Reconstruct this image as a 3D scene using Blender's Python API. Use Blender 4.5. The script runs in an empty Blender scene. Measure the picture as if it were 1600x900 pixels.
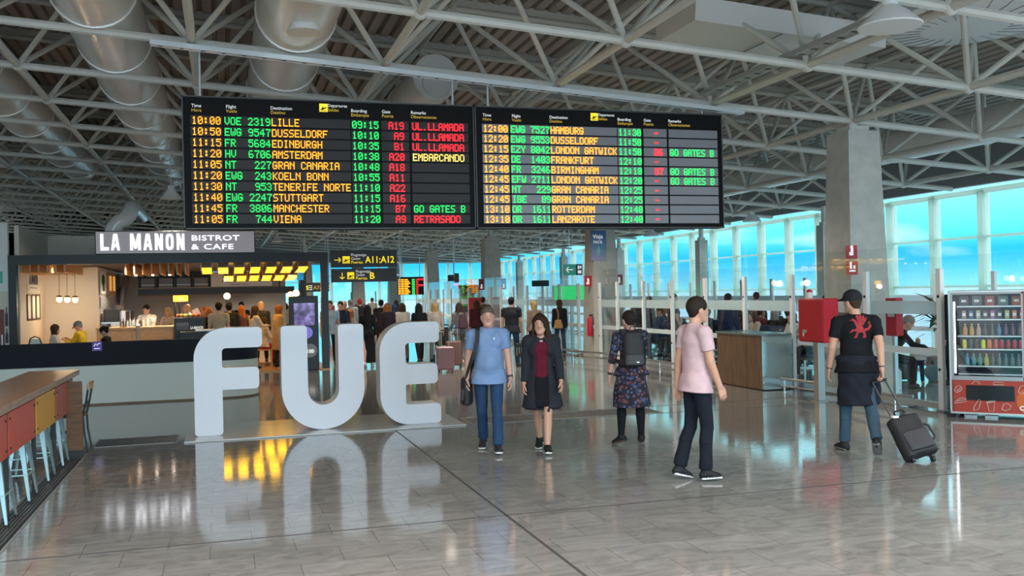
import bpy, math, random
import numpy as np
from mathutils import Vector, Matrix
random.seed(7)
D = bpy.data; SC = bpy.context.scene; COL = SC.collection
PI = math.pi
def R(a): return math.radians(a)
# ------------------------------------------------------------------ camera
CAM_H = 1.9
FPX = 1500.0
yaw = math.atan(452/FPX); pit = math.atan(5.8/FPX); rho = math.atan(.0225)
f_ = Vector((math.sin(yaw)*math.cos(pit), math.cos(yaw)*math.cos(pit), math.sin(pit)))
r0 = Vector((math.cos(yaw), -math.sin(yaw), 0)); u0 = r0.cross(f_)
r_ = math.cos(rho)*r0 - math.sin(rho)*u0; u_ = math.cos(rho)*u0 + math.sin(rho)*r0
cd = D.cameras.new('camera'); cam = D.objects.new('camera', cd); COL.objects.link(cam)
cd.sensor_width = 36.0; cd.lens = 36.0*FPX/1600; cd.clip_end = 3000; cd.clip_start = .05
m4 = Matrix.Identity(4)
for i in range(3):
    m4[i][0] = r_[i]; m4[i][1] = u_[i]; m4[i][2] = -f_[i]
m4[2][3] = CAM_H
cam.matrix_world = m4
SC.camera = cam
SC.view_settings.view_transform = 'Standard'; SC.view_settings.look = 'None'
SC.view_settings.gamma = 1; SC.view_settings.use_curve_mapping = False
SC.view_settings.exposure = 0.22
SC.cycles.max_bounces = 8; SC.cycles.diffuse_bounces = 4; SC.cycles.glossy_bounces = 4
SC.cycles.transparent_max_bounces = 24; SC.cycles.transmission_bounces = 4
SC.cycles.caustics_reflective = False; SC.cycles.caustics_refractive = False
SC.cycles.sample_clamp_indirect = 6
# ------------------------------------------------------------------ sky
W = D.worlds.new('sky'); SC.world = W; W.use_nodes = True
nt = W.node_tree; nt.nodes.clear()
def N(t, **kw):
    n = nt.nodes.new(t)
    for k, v in kw.items(): setattr(n, k, v)
    return n
tc = N('ShaderNodeTexCoord'); sep = N('ShaderNodeSeparateXYZ'); nt.links.new(tc.outputs['Generated'], sep.inputs[0])
ramp = N('ShaderNodeValToRGB'); e = ramp.color_ramp.elements
e[0].position = 0.0; e[0].color = (.25, .72, .92, 1)
e[1].position = 1.0; e[1].color = (4.6, 4.9, 5.2, 1)
for p, c in ((.015, (.10, .60, .95, 1)), (.03, (.02, .47, .98, 1)), (.046, (.10, .70, .98, 1)), (.08, (.24, .94, .98, 1)), (.2, (1.0, 1.7, 1.9, 1)), (.4, (3.4, 3.8, 4.2, 1))):
    x = e.new(p); x.color = c
nt.links.new(sep.outputs['Z'], ramp.inputs[0])
mp = N('ShaderNodeMapping'); mp.inputs['Scale'].default_value = (3, 3, 14)
nz = N('ShaderNodeTexNoise'); nz.inputs['Scale'].default_value = 1.4; nz.inputs['Detail'].default_value = 6
nt.links.new(tc.outputs['Generated'], mp.inputs[0]); nt.links.new(mp.outputs[0], nz.inputs[0])
cr = N('ShaderNodeValToRGB'); cr.color_ramp.elements[0].position = .56; cr.color_ramp.elements[1].position = .72
cr.color_ramp.elements[0].color = (0, 0, 0, 1); cr.color_ramp.elements[1].color = (.7, .7, .7, 1)
nt.links.new(nz.outputs[0], cr.inputs[0])
mx = N('ShaderNodeMixRGB'); mx.inputs[2].default_value = (.85, .95, 1.0, 1)
nt.links.new(cr.outputs[0], mx.inputs[0]); nt.links.new(ramp.outputs[0], mx.inputs[1])
bg = N('ShaderNodeBackground'); bg.inputs[1].default_value = 1.35
wo = N('ShaderNodeOutputWorld'); nt.links.new(mx.outputs[0], bg.inputs[0]); nt.links.new(bg.outputs[0], wo.inputs[0])
# ------------------------------------------------------------------ large lights
def area(loc, rot, sx, sy, energy, col):
    l = D.lights.new('fill_light', 'AREA'); l.shape = 'RECTANGLE'; l.size = sx; l.size_y = sy; l.energy = energy; l.color = col
    o = D.objects.new('fill_light', l); COL.objects.link(o); o.location = loc; o.rotation_euler = rot; return o
# added lights: cool front light behind the camera, unseen warm fill under the roof
area((6, -13, 3.2), (PI/2, 0, 0), 26, 5.5, 1700, (.70, .85, 1.0))
for (x, y, en) in ((-7, 3, 310), (-1, 4, 310), (5, 3, 310), (12, 5, 310)):
    area((x, y, 5.0), (0, 0, 0), 2.2, 2.2, en, (1, .90, .78))
# ------------------------------------------------------------------ helpers
def mat(name, col, rough=.5, metal=0.0, emit=None, es=0.0, spec=.5, noise=0.0, nscale=8.0, bump=0.0, coat=0.0):
    m = D.materials.new(name); m.use_nodes = True
    t = m.node_tree; b = t.nodes['Principled BSDF']
    b.inputs['Base Color'].default_value = (*col, 1); b.inputs['Roughness'].default_value = rough
    b.inputs['Metallic'].default_value = metal; b.inputs['Specular IOR Level'].default_value = spec
    b.inputs['Coat Weight'].default_value = coat
    if emit: b.inputs['Emission Color'].default_value = (*emit, 1); b.inputs['Emission Strength'].default_value = es
    if noise or bump:
        c = t.nodes.new('ShaderNodeTexCoord'); n = t.nodes.new('ShaderNodeTexNoise')
        n.inputs['Scale'].default_value = nscale; n.inputs['Detail'].default_value = 5
        t.links.new(c.outputs['Object'], n.inputs['Vector'])
        if noise:
            mr = t.nodes.new('ShaderNodeMapRange'); mr.inputs[3].default_value = 1-noise; mr.inputs[4].default_value = 1+noise
            t.links.new(n.outputs[0], mr.inputs[0])
            v = t.nodes.new('ShaderNodeVectorMath'); v.operation = 'SCALE'; v.inputs[0].default_value = col
            t.links.new(mr.outputs[0], v.inputs['Scale']); t.links.new(v.outputs[0], b.inputs['Base Color'])
        if bump:
            bp = t.nodes.new('ShaderNodeBump'); bp.inputs['Strength'].default_value = bump; bp.inputs['Distance'].default_value = .02
            t.links.new(n.outputs[0], bp.inputs['Height']); t.links.new(bp.outputs[0], b.inputs['Normal'])
    return m
def glass(name, tint=(.9, .97, .97), refl=.9):
    m = D.materials.new(name); m.use_nodes = True; t = m.node_tree; t.nodes.clear()
    o = t.nodes.new('ShaderNodeOutputMaterial'); mixs = t.nodes.new('ShaderNodeMixShader')
    tr = t.nodes.new('ShaderNodeBsdfTransparent'); tr.inputs[0].default_value = (*tint, 1)
    gl = t.nodes.new('ShaderNodeBsdfGlossy'); gl.inputs['Roughness'].default_value = .02; gl.inputs[0].default_value = (refl, refl, refl, 1)
    lw = t.nodes.new('ShaderNodeLayerWeight'); lw.inputs[0].default_value = .5
    pw = t.nodes.new('ShaderNodeMath'); pw.operation = 'POWER'; pw.inputs[1].default_value = 5
    ml = t.nodes.new('ShaderNodeMath'); ml.operation = 'MULTIPLY_ADD'; ml.inputs[1].default_value = .8; ml.inputs[2].default_value = .035
    t.links.new(lw.outputs['Facing'], pw.inputs[0]); t.links.new(pw.outputs[0], ml.inputs[0])
    t.links.new(ml.outputs[0], mixs.inputs[0]); t.links.new(tr.outputs[0], mixs.inputs[1]); t.links.new(gl.outputs[0], mixs.inputs[2])
    t.links.new(mixs.outputs[0], o.inputs[0]); return m
def frosted(name, col, a):
    m = D.materials.new(name); m.use_nodes = True; t = m.node_tree; b = t.nodes['Principled BSDF']
    b.inputs['Base Color'].default_value = (*col, 1); b.inputs['Roughness'].default_value = .6; b.inputs['Alpha'].default_value = a
    return m
def wood(name, c1, c2, scale=(2, 14, 14), rough=.45):
    m = D.materials.new(name); m.use_nodes = True; t = m.node_tree; b = t.nodes['Principled BSDF']
    b.inputs['Roughness'].default_value = rough
    c = t.nodes.new('ShaderNodeTexCoord'); mp = t.nodes.new('ShaderNodeMapping'); mp.inputs['Scale'].default_value = scale
    n = t.nodes.new('ShaderNodeTexNoise'); n.inputs['Scale'].default_value = 2.0; n.inputs['Detail'].default_value = 6; n.inputs['Distortion'].default_value = .6
    r = t.nodes.new('ShaderNodeValToRGB'); r.color_ramp.elements[0].position = .3; r.color_ramp.elements[1].position = .7
    r.color_ramp.elements[0].color = (*c1, 1); r.color_ramp.elements[1].color = (*c2, 1)
    t.links.new(c.outputs['Object'], mp.inputs[0]); t.links.new(mp.outputs[0], n.inputs[0]); t.links.new(n.outputs[0], r.inputs[0]); t.links.new(r.outputs[0], b.inputs['Base Color'])
    return m
class MB:
    def __init__(s): s.v = []; s.f = []; s.m = []
    def add(s, vs, fs, mi=0):
        o = len(s.v); s.v.extend([tuple(x) for x in vs]); s.f.extend([tuple(i+o for i in q) for q in fs]); s.m.extend([mi]*len(fs)); return s
    def box(s, c, d, rz=0, mi=0, rot=None):
        M = rot if rot is not None else Matrix.Rotation(rz, 3, 'Z')
        c = Vector(c); vs = []
        for x in (-.5, .5):
            for y in (-.5, .5):
                for z in (-.5, .5): vs.append(c + M @ Vector((x*d[0], y*d[1], z*d[2])))
        return s.add(vs, [(0, 1, 3, 2), (4, 6, 7, 5), (0, 4, 5, 1), (2, 3, 7, 6), (0, 2, 6, 4), (1, 5, 7, 3)], mi)
    def bx(s, x0, x1, y0, y1, z0, z1, mi=0): return s.box(((x0+x1)/2, (y0+y1)/2, (z0+z1)/2), (abs(x1-x0), abs(y1-y0), abs(z1-z0)), 0, mi)
    def bbox(s, x0, x1, y0, y1, z0, z1, b=.01, mi=0):
        # box with chamfered vertical and horizontal edges
        P = []
        for (zz, i) in ((z0, b), (z0+b, 0), (z1-b, 0), (z1, b)):
            q = b
            P += [(x0+i+q, y0+i, zz), (x1-i-q, y0+i, zz), (x1-i, y0+i+q, zz), (x1-i, y1-i-q, zz), (x1-i-q, y1-i, zz), (x0+i+q, y1-i, zz), (x0+i, y1-i-q, zz), (x0+i, y0+i+q, zz)]
        F = [tuple(reversed(range(8))), tuple(range(24, 32))]
        for k in range(3):
            for j in range(8): F.append((k*8+j, k*8+(j+1) % 8, k*8+8+(j+1) % 8, k*8+8+j))
        return s.add(P, F, mi)
    def cyl(s, a, b, ra, rb=None, n=10, mi=0, cap=True):
        a = Vector(a); b = Vector(b); rb = ra if rb is None else rb
        w = (b-a).normalized(); t = Vector((0, 0, 1)) if abs(w.z) < .9 else Vector((1, 0, 0))
        u = w.cross(t).normalized(); v = w.cross(u)
        vs = [a + (u*math.cos(2*PI*i/n) + v*math.sin(2*PI*i/n))*ra for i in range(n)] + [b + (u*math.cos(2*PI*i/n) + v*math.sin(2*PI*i/n))*rb for i in range(n)]
        fs = [(i, (i+1) % n, n+(i+1) % n, n+i) for i in range(n)]
        if cap: fs += [tuple(reversed(range(n))), tuple(range(n, 2*n))]
        return s.add(vs, fs, mi)
    def bar(s, a, b, w, h, up=(0, 0, 1), mi=0):
        a = Vector(a); b = Vector(b); d = (b-a); L = d.length; d.normalize(); u = Vector(up)
        x = d.cross(u)
        if x.length < 1e-4: x = d.cross(Vector((1, 0, 0)))
        x.normalize(); z = x.cross(d)
        M = Matrix((x, d, z)).transposed()
        return s.box((a+b)/2, (w, L, h), rot=M, mi=mi)
    def tube(s, pts, r, n=8, mi=0):
        pts = [Vector(p) for p in pts]; rings = []
        pu = None
        for i, p in enumerate(pts):
            d = (pts[min(i+1, len(pts)-1)] - pts[max(i-1, 0)]).normalized()
            if pu is None:
                t = Vector((0, 0, 1)) if abs(d.z) < .9 else Vector((1, 0, 0)); u = d.cross(t).normalized()
            else: u = (pu - d*pu.dot(d)).normalized()
            pu = u; v = d.cross(u); rr = r[i] if isinstance(r, (list, tuple)) else r
            rings.append([p + (u*math.cos(2*PI*k/n) + v*math.sin(2*PI*k/n))*rr for k in range(n)])
        vs = [q for g in rings for q in g]; fs = []
        for i in range(len(pts)-1):
            for k in range(n): fs.append((i*n+k, i*n+(k+1) % n, (i+1)*n+(k+1) % n, (i+1)*n+k))
        fs += [tuple(reversed(range(n))), tuple(range((len(pts)-1)*n, len(pts)*n))]
        return s.add(vs, fs, mi)
    def lathe(s, prof, c=(0, 0, 0), n=20, mi=0, axis='z'):
        vs = []
        for (r, z) in prof:
            for k in range(n):
                a = 2*PI*k/n; p = (r*math.cos(a), r*math.sin(a), z)
                if axis == 'y': p = (p[0], z, p[1])
                if axis == 'x': p = (z, p[0], p[1])
                vs.append((p[0]+c[0], p[1]+c[1], p[2]+c[2]))
        fs = []
        for i in range(len(prof)-1):
            for k in range(n): fs.append((i*n+k, i*n+(k+1) % n, (i+1)*n+(k+1) % n, (i+1)*n+k))
        fs += [tuple(reversed(range(n))), tuple(range((len(prof)-1)*n, len(prof)*n))]
        return s.add(vs, fs, mi)
    def ell(s, c, r, n=12, mi=0):
        prof = [(max(math.sin(PI*i/n), 1e-3), -math.cos(PI*i/n)) for i in range(n+1)]
        o = len(s.v); s.lathe(prof, (0, 0, 0), n*2, mi)
        for i in range(o, len(s.v)):
            p = s.v[i]; s.v[i] = (c[0]+p[0]*r[0], c[1]+p[1]*r[1], c[2]+p[2]*r[2])
        return s
    def prism(s, poly, y0, y1, mi=0, plane='xz'):
        # closed 2-D outline extruded along y (plane xz), z (xy) or x (yz)
        n = len(poly)
        def P(p, t): return {'xz': (p[0], t, p[1]), 'xy': (p[0], p[1], t), 'yz': (t, p[0], p[1])}[plane]
        vs = [P(p, y0) for p in poly] + [P(p, y1) for p in poly]
        fs = [tuple(range(n)), tuple(reversed(range(n, 2*n)))] + [(i, n+i, n+(i+1) % n, (i+1) % n) for i in range(n)]
        return s.add(vs, fs, mi)
    def build(s, name, mats, parent=None, smooth=False, loc=None):
        me = D.meshes.new(name); me.from_pydata(s.v, [], s.f)
        for m in (mats if isinstance(mats, (list, tuple)) else [mats]): me.materials.append(m)
        me.polygons.foreach_set('material_index', s.m)
        import bmesh
        bm = bmesh.new(); bm.from_mesh(me); bmesh.ops.recalc_face_normals(bm, faces=bm.faces); bm.to_mesh(me); bm.free()
        if smooth: me.shade_smooth(); me.set_sharp_from_angle(angle=R(40))
        o = D.objects.new(name, me); COL.objects.link(o)
        if parent is not None: o.parent = parent
        if loc is not None: o.location = loc
        return o
def tag(o, label, cat, group=None, kind=None):
    o['label'] = label; o['category'] = cat
    if group: o['group'] = group
    if kind: o['kind'] = kind
    return o
def thing(name, label, cat, loc=(0, 0, 0), rz=0, group=None):
    o = D.objects.new(name, None); COL.objects.link(o); o.location = loc; o.rotation_euler = (0, 0, rz); o.empty_display_size = .1
    return tag(o, label, cat, group)
def struct(o):
    o['kind'] = 'structure'; return o
def kids(o): return list(KID.get(o.name, [])) if False else [c for c in o.children]
def copy_tree(o, label=None, loc=None, rz=None, parent=None):
    c = o.copy(); COL.objects.link(c)
    if parent is not None: c.parent = parent
    if label: c['label'] = label
    if loc is not None: c.location = loc
    if rz is not None: c.rotation_euler = (0, 0, rz)
    for ch in o.children: copy_tree(ch, parent=c)
    return c
def setmat(o, m, i=0):
    o.material_slots[i].link = 'OBJECT'; o.material_slots[i].material = m
ORD = ['first', 'second', 'third', 'fourth', 'fifth', 'sixth', 'seventh', 'eighth', 'ninth', 'tenth', 'eleventh', 'twelfth', 'thirteenth', 'fourteenth', 'fifteenth', 'sixteenth', 'seventeenth', 'eighteenth', 'nineteenth', 'twentieth', 'twenty-first', 'twenty-second', 'twenty-third', 'twenty-fourth', 'twenty-fifth', 'twenty-sixth', 'twenty-seventh', 'twenty-eighth', 'twenty-ninth', 'thirtieth', 'thirty-first', 'thirty-second', 'thirty-third', 'thirty-fourth', 'thirty-fifth', 'thirty-sixth', 'thirty-seventh', 'thirty-eighth', 'thirty-ninth', 'fortieth']
TEXTS = []
def text(name, body, size, mt, parent, loc, rot=(PI/2, 0, 0), sx=1.0, align='LEFT', depth=.004, off=0.0, space=1.0):
    c = D.curves.new(name, 'FONT'); c.body = body; c.size = size; c.align_x = align; c.extrude = depth; c.offset = off; c.space_character = space
    c.resolution_u = 3
    c.materials.append(mt); o = D.objects.new(name, c); COL.objects.link(o); o.parent = parent
    o.location = loc; o.rotation_euler = rot; o.scale = (sx, 1, 1); TEXTS.append(o); return o
def bake_texts():
    dg = bpy.context.evaluated_depsgraph_get()
    for o in TEXTS:
        me = D.meshes.new_from_object(o.evaluated_get(dg)); n = o.name
        q = D.objects.new('lettering', me); COL.objects.link(q); q.parent = o.parent
        q.matrix_local = o.matrix_basis.copy()
        if o.get('label'): q['label'] = o['label']
        D.objects.remove(o); q.name = n
def spot(loc, energy, col=(1, .86, .68), size=1.9, rad=.12, parent=None):
    l = D.lights.new('lamp_light', 'SPOT'); l.energy = energy; l.color = col; l.spot_size = size; l.spot_blend = .6; l.shadow_soft_size = rad
    o = D.objects.new('lamp_light', l); COL.objects.link(o); o.location = loc
    if parent is not None: o.parent = parent
    return o
def point(loc, energy, col=(1, .75, .45), rad=.08, parent=None):
    l = D.lights.new('lamp_glow', 'POINT'); l.energy = energy; l.color = col; l.shadow_soft_size = rad
    o = D.objects.new('lamp_glow', l); COL.objects.link(o); o.location = loc
    if parent is not None: o.parent = parent
    return o
# ------------------------------------------------------------------ materials
M = {}
def mm(n, *a, **k): M[n] = mat(n, *a, **k); return M[n]
mm('truss_paint', (.66, .645, .58), .45, noise=.1, nscale=3)
mm('deck', (.42, .375, .33), .6, noise=.12, nscale=2)
mm('purlin', (.58, .56, .50), .5)
mm('duct', (.86, .85, .82), .25, .05, noise=.06, nscale=2)
mm('concrete', (.52, .505, .46), .8, noise=.22, nscale=5, bump=.15)
mm('white', (.82, .82, .80), .5); mm('white_gloss', (.80, .82, .84), .3, coat=.3)
mm('cream', (.78, .70, .60), .7); mm('black', (.012, .012, .015), .45); mm('black_gloss', (.01, .01, .012), .2)
mm('dark_grey', (.06, .06, .065), .5); mm('mid_grey', (.25, .25, .26), .5); mm('steel', (.55, .56, .57), .28, .9); mm('alu', (.62, .64, .65), .35, .7)
mm('mullion', (.70, .76, .70), .5); mm('red', (.55, .01, .03), .35); mm('post_white', (.92, .93, .93), .35)
def fin_mat():
    m = M['mullion']; t = m.node_tree; b = t.nodes['Principled BSDF']; o = t.nodes['Material Output']
    tr = t.nodes.new('ShaderNodeBsdfTranslucent'); tr.inputs[0].default_value = (.80, .92, .84, 1); mxs = t.nodes.new('ShaderNodeMixShader'); mxs.inputs[0].default_value = .6
    t.links.new(b.outputs[0], mxs.inputs[1]); t.links.new(tr.outputs[0], mxs.inputs[2]); t.links.new(mxs.outputs[0], o.inputs[0])
fin_mat()
M['wood'] = wood('wood', (.50, .27, .11), (.66, .40, .18), (3, 3, 24)); M['wood_dark'] = wood('wood_dark', (.085, .038, .014), (.17, .08, .033), (2, 18, 18))
M['walnut'] = wood('walnut', (.11, .06, .035), (.24, .14, .08), (14, 14, 1.2), .35)
M['table_wood'] = wood('table_wood', (.26, .13, .075), (.42, .24, .15), (20, 2.5, 20), .28)
M['glass'] = glass('glass', (.965, .985, .985)); M['win_glass'] = glass('window_glass', (.93, .99, 1.0), .7)
M['frost'] = frosted('frosted_film', (.62, .78, .82), .75)
M['frost_white'] = frosted('frosted_white_film', (.75, .85, .88), .85)
def floor_mat():
    m = D.materials.new('polished_stone_floor'); m.use_nodes = True; t = m.node_tree; b = t.nodes['Principled BSDF']; L = t.links
    def n(ty, **kw):
        q = t.nodes.new(ty)
        for k, v in kw.items(): setattr(q, k, v)
        return q
    c = n('ShaderNodeTexCoord'); mp = n('ShaderNodeMapping'); mp.inputs['Location'].default_value = (.13, .05, 0)
    br = n('ShaderNodeTexBrick'); br.offset = .5; br.squash = 1
    for k, v in (('Scale', 1), ('Mortar Size', .0035), ('Mortar Smooth', .1), ('Brick Width', .62), ('Row Height', .39), ('Bias', 0)): br.inputs[k].default_value = v
    br.inputs['Color1'].default_value = (.235, .233, .23, 1); br.inputs['Color2'].default_value = (.28, .278, .275, 1); br.inputs['Mortar'].default_value = (.15, .15, .148, 1)
    L.new(c.outputs['Object'], mp.inputs[0]); L.new(mp.outputs[0], br.inputs[0])
    w = n('ShaderNodeTexNoise'); w.inputs['Scale'].default_value = 2.2; w.inputs['Detail'].default_value = 9; w.inputs['Distortion'].default_value = 2.2; w.inputs['Roughness'].default_value = .62
    mp2 = n('ShaderNodeMapping'); mp2.inputs['Scale'].default_value = (1, 2.2, 1); L.new(c.outputs['Object'], mp2.inputs[0]); L.new(mp2.outputs[0], w.inputs[0])
    r = n('ShaderNodeMapRange'); r.inputs[1].default_value = .3; r.inputs[2].default_value = .7; r.inputs[3].default_value = .72; r.inputs[4].default_value = 1.22
    L.new(w.outputs[0], r.inputs[0])
    v = n('ShaderNodeVectorMath', operation='SCALE'); L.new(br.outputs[0], v.inputs[0]); L.new(r.outputs[0], v.inputs['Scale'])
    L.new(v.outputs[0], b.inputs['Base Color'])
    r2 = n('ShaderNodeMapRange'); r2.inputs[3].default_value = .035; r2.inputs[4].default_value = .13
    L.new(w.outputs[0], r2.inputs[0]); L.new(r2.outputs[0], b.inputs['Roughness'])
    b.inputs['Specular IOR Level'].default_value = .8
    return m
M['floor'] = floor_mat()
def deck_mat():
    m = M['deck']; return m
# ------------------------------------------------------------------ floor and ground
NX, NY = 2.4, 14.4; MOD = 2.75
def zb(x, y): return 5.535-.0725*x-.005*(y-14.4)
TD = 1.45
f = MB().bx(-14, 18.2, -16, 66, -.2, 0); fo = struct(f.build('floor', M['floor']))
g = MB().bx(-400, 900, -400, 900, -3.2, -3.0); go = struct(g.build('ground', mat('apron', (.06, .11, .14), .8)))
# expansion joints and cable channels let into the floor
k = 0
for (x0, x1, y0, y1) in ((2.258, 2.282, 2, 13.34), (-1.6, 9.6, 7.84, 7.862), (-.52, 3.3, 13.335, 13.36), (-14, 18, 2.3, 2.32), (3.36, 10, 13.345, 13.375), (3.36, 10, 14.2, 14.235)):
    k += 1; struct(MB().bx(x0, x1, y0, y1, 0, .0015).build('trim_%d' % k, M['dark_grey']))
# slotted drain gratings
M['drain'] = mat('drain_steel', (.11, .105, .10), .4, .3)
def grating(x0, x1, y0, y1, label, along):
    t = thing('drain_grating', label, 'grating', ((x0+x1)/2, (y0+y1)/2, 0)); hx, hy = (x1-x0)/2, (y1-y0)/2
    fr = MB(); w = .02
    fr.bx(-hx, hx, -hy, -hy+w, 0, .006); fr.bx(-hx, hx, hy-w, hy, 0, .006); fr.bx(-hx, -hx+w, -hy, hy, 0, .006); fr.bx(hx-w, hx, -hy, hy, 0, .006)
    fr.build('frame', M['mid_grey'], t)
    MB().bx(-hx+w, hx-w, -hy+w, hy-w, 0, .002).build('slot_bed', M['black'], t)
    b = MB()
    if along == 'y':
        n = int((x1-x0)/.032)
        for i in range(1, n): b.bx(-hx+i*.032-.009, -hx+i*.032+.009, -hy+w, hy-w, .001, .006)
    else:
        n = int((x1-x0)/.25)
        for i in range(1, n): b.bx(-hx+i*.25-.012, -hx+i*.25+.012, -hy+w, hy-w, .001, .006)
        for j in (-.22, 0, .22): b.bx(-hx, hx, j*hy*2-.008, j*hy*2+.008, .001, .006)
    b.build('grille', M['drain'] if along == 'y' else M['dark_grey'], t)
grating(-1.9, -1.65, 5.5, 13.0, 'long slotted steel drain grating beside the bar table', 'y')
grating(-1.66, -.62, 13.5, 14.25, 'dark rectangular floor grating left of the letter F', 'x')
grating(3.4, 6.4, 13.4, 14.18, 'dark ribbed floor grating behind the walking couple', 'x')
# ------------------------------------------------------------------ roof
def rib_deck():
    b = MB(); z = TD+.16
    xs = np.arange(-13.5, 18.6, .25); prof = []
    for x in xs: prof += [(x, 0), (x+.15, 0), (x+.17, .09), (x+.23, .09)]
    for (x, d) in prof: b.v += [(x, -6, zb(x, -6)+z+d), (x, 66, zb(x, 66)+z+d)]
    for i in range(len(prof)-1): b.f.append((2*i, 2*i+2, 2*i+3, 2*i+1)); b.m.append(0)
    return b
struct(rib_deck().build('ceiling', M['deck']))
nodesX = [NX+MOD*i for i in range(-6, 6)]      # bottom chord node columns
nodesY = [NY+MOD*j for j in range(-6, 19)]
DUCTX = [NX-1.375-MOD*1, NX-1.375, NX-1.375-2*MOD]
for j, y in enumerate(nodesY):
    b = MB(); n = 8 if y < 30 else 6
    x0, x1 = nodesX[0], 17.6
    b.cyl((x0, y, zb(x0, y)), (x1, y, zb(x1, y)), .062, n=n)                       # bottom chord along x
    for x in nodesX:
        if y > 40 and False: continue
        p = (x, y, zb(x, y))
        if y < 34: b.ell(p, (.10, .10, .10), 5)
        for sx in (-1, 1):
            for sy in (-1, 1):
                tx, ty = x+sx*MOD/2, y+sy*MOD/2
                if tx > 17.9: continue
                b.cyl(p, (tx, ty, zb(tx, ty)+TD), .043, n=n, cap=False)
    struct(b.build('roof_trim', M['truss_paint'], smooth=True))
for x in nodesX:
    b = MB(); y0, y1 = nodesY[0], nodesY[-1]
    b.cyl((x, y0, zb(x, y0)), (x, y1, zb(x, y1)), .06, n=8)
    xx = x+MOD/2
    if xx < 17.9: b.cyl((xx, y0, zb(xx, y0)+TD), (xx, y1, zb(xx, y1)+TD), .05, n=8)
    struct(b.build('roof_trim', M['truss_paint'], smooth=True))
for j, y in enumerate(nodesY):
    yy = y+MOD/2; x0, x1 = -13.3, 17.9
    b = MB(); b.cyl((x0, yy, zb(x0, yy)+TD), (x1, yy, zb(x1, yy)+TD), .05, n=8)
    b.bar((x0, yy, zb(x0, yy)+TD+.12), (x1, yy, zb(x1, yy)+TD+.12), .10, .14)
    b.bar((x0, yy, zb(x0, yy)+TD+.05), (x1, yy, zb(x1, yy)+TD+.05), .2, .012)
    struct(b.build('roof_trim', M['purlin']))
# ------------------------------------------------------------------ walls
WX = 18.0; YF = 64.0
struct(MB().bx(-14.2, -14, -8, 66, 0, 8.3).build('wall_left', M['white']))
struct(MB().bx(-14, -1, YF, YF+.2, 0, 8).build('wall_back', M['white']))
struct(MB().bx(-14, 18.2, YF, YF+.2, 4.0, 7.4).build('wall_back', M['mid_grey']))
def glazed(name, a, b, axis, fixed, step, zs, ztop):
    # one window wall: mullions, transoms and panes, split into bays
    k = 0; p = a
    while p < b-.01:
        q = min(p+step, b); k += 1
        fr = MB(); w, d = .085, .12
        def bxx(u0, u1, z0, z1, dd=d):
            if axis == 'y': fr.bx(fixed-dd, fixed+dd, u0, u1, z0, z1)
            else: fr.bx(u0, u1, fixed-dd, fixed+dd, z0, z1)
        zt = ztop(p) if callable(ztop) else ztop
        bxx(p-w, p+w, 0, zt)
        for z in zs: bxx(p, q, z-.03, z+.03, .05)
        bxx(p, q, zt-.06, zt+.06, .06)
        o = struct(fr.build('window_%s%d' % (name, k), M['mullion']))
        gl = MB()
        if axis == 'y': gl.bx(fixed-.006, fixed+.006, p+w, q-w, .05, zt-.05)
        else: gl.bx(p+w, q-w, fixed-.006, fixed+.006, .05, zt-.05)
        gl.build('pane', M['win_glass'], o)
        p = q
glazed('', -6.2, 62.9, 'y', WX, 1.7, (.08, 1.78, 3.0), lambda y: zb(WX, y)-.08)
glazed('far', -1, 17.9, 'x', YF, 1.575, (.1, 1.5, 2.8), 4.0)
struct(MB().bx(17.9, 18.1, -6, 64, 4.28, 6.0).build('wall_right', M['mid_grey']))
# ------------------------------------------------------------------ columns
def column(x, y, zt, s0, s1, rz=0, plinth=True, ped=0):
    b = MB(); h0, h1 = s0/2, s1/2
    for (h, z) in ((h0, 0), (h1, zt)): b.v += [(-h, -h, z), (h, -h, z), (h, h, z), (-h, h, z)]
    b.f += [(0, 1, 5, 4), (1, 2, 6, 5), (2, 3, 7, 6), (3, 0, 4, 7), (4, 5, 6, 7)]; b.m += [0]*5
    o = b.build('concrete_column', M['concrete']); o.location = (x, y, 0); struct(o)
    c = MB(); c.bx(-h1*.62, h1*.62, -h1*.62, h1*.62, zt, zt+.1); c.cyl((0, 0, zt+.1), (0, 0, zb(x, y)-.04), .09)
    if ped: c.bx(-h1*.5, h1*.5, -h1*.5, h1*.5, zt+.1, zt+.16)
    c.build('bearing', M['truss_paint'], o); return o
column(10.65, 14.4, 4.55, .86, .62); column(10.3, 25.4, 4.3, .86, .60); column(10.56, 38, 4.1, .80, .6); column(10.56, 49.6, 4.1, .80, .56)
column(10.4, 60.5, 4.1, .86, .56); column(5.0, 60.5, 4.1, .8, .56); column(7.4, 55, 4.1, .8, .56); column(4.2, 52, 4.1, .8, .56)
for y in (24.4, 32, 39.7, 47, 54.8): column(17, y, 3.65, .36, .34)
# ------------------------------------------------------------------ ventilation ducts in the roof
def duct(x, y0, y1, r, label, flare=True, dz=.6):
    t = thing('ventilation_duct', label, 'duct', (x, y0, zb(x, (y0+y1)/2)+dz), 0, 'roof ducts')
    b = MB(); L = y1-y0; prof = [(r*.6, 0), (r, .001)]
    s = 0
    while s < L:
        e2 = min(s+2.75, L); prof += [(r, s+.01), (r, e2-.06), (r*1.04, e2-.055), (r*1.04, e2-.005), (r, e2)]; s = e2
    b.lathe(prof, n=28, axis='y'); b.build('duct_pipe', M['duct'], t, True)
    if flare:
        for s in np.arange(1.375, L, 5.5):
            c = MB(); c.lathe([(r*.35, -r*1.14), (r*.42, -r*1.14), (r*.30, -r*.9), (.05, -r*.9)], (0, s, 0), 16); c.build('air_outlet', M['white'], t, True)
    return t
def strap(x, y, r, z): pass
duct(DUCTX[1]+.08, 6, 34, .57, 'large grey round duct directly above the left departures board')
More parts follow.
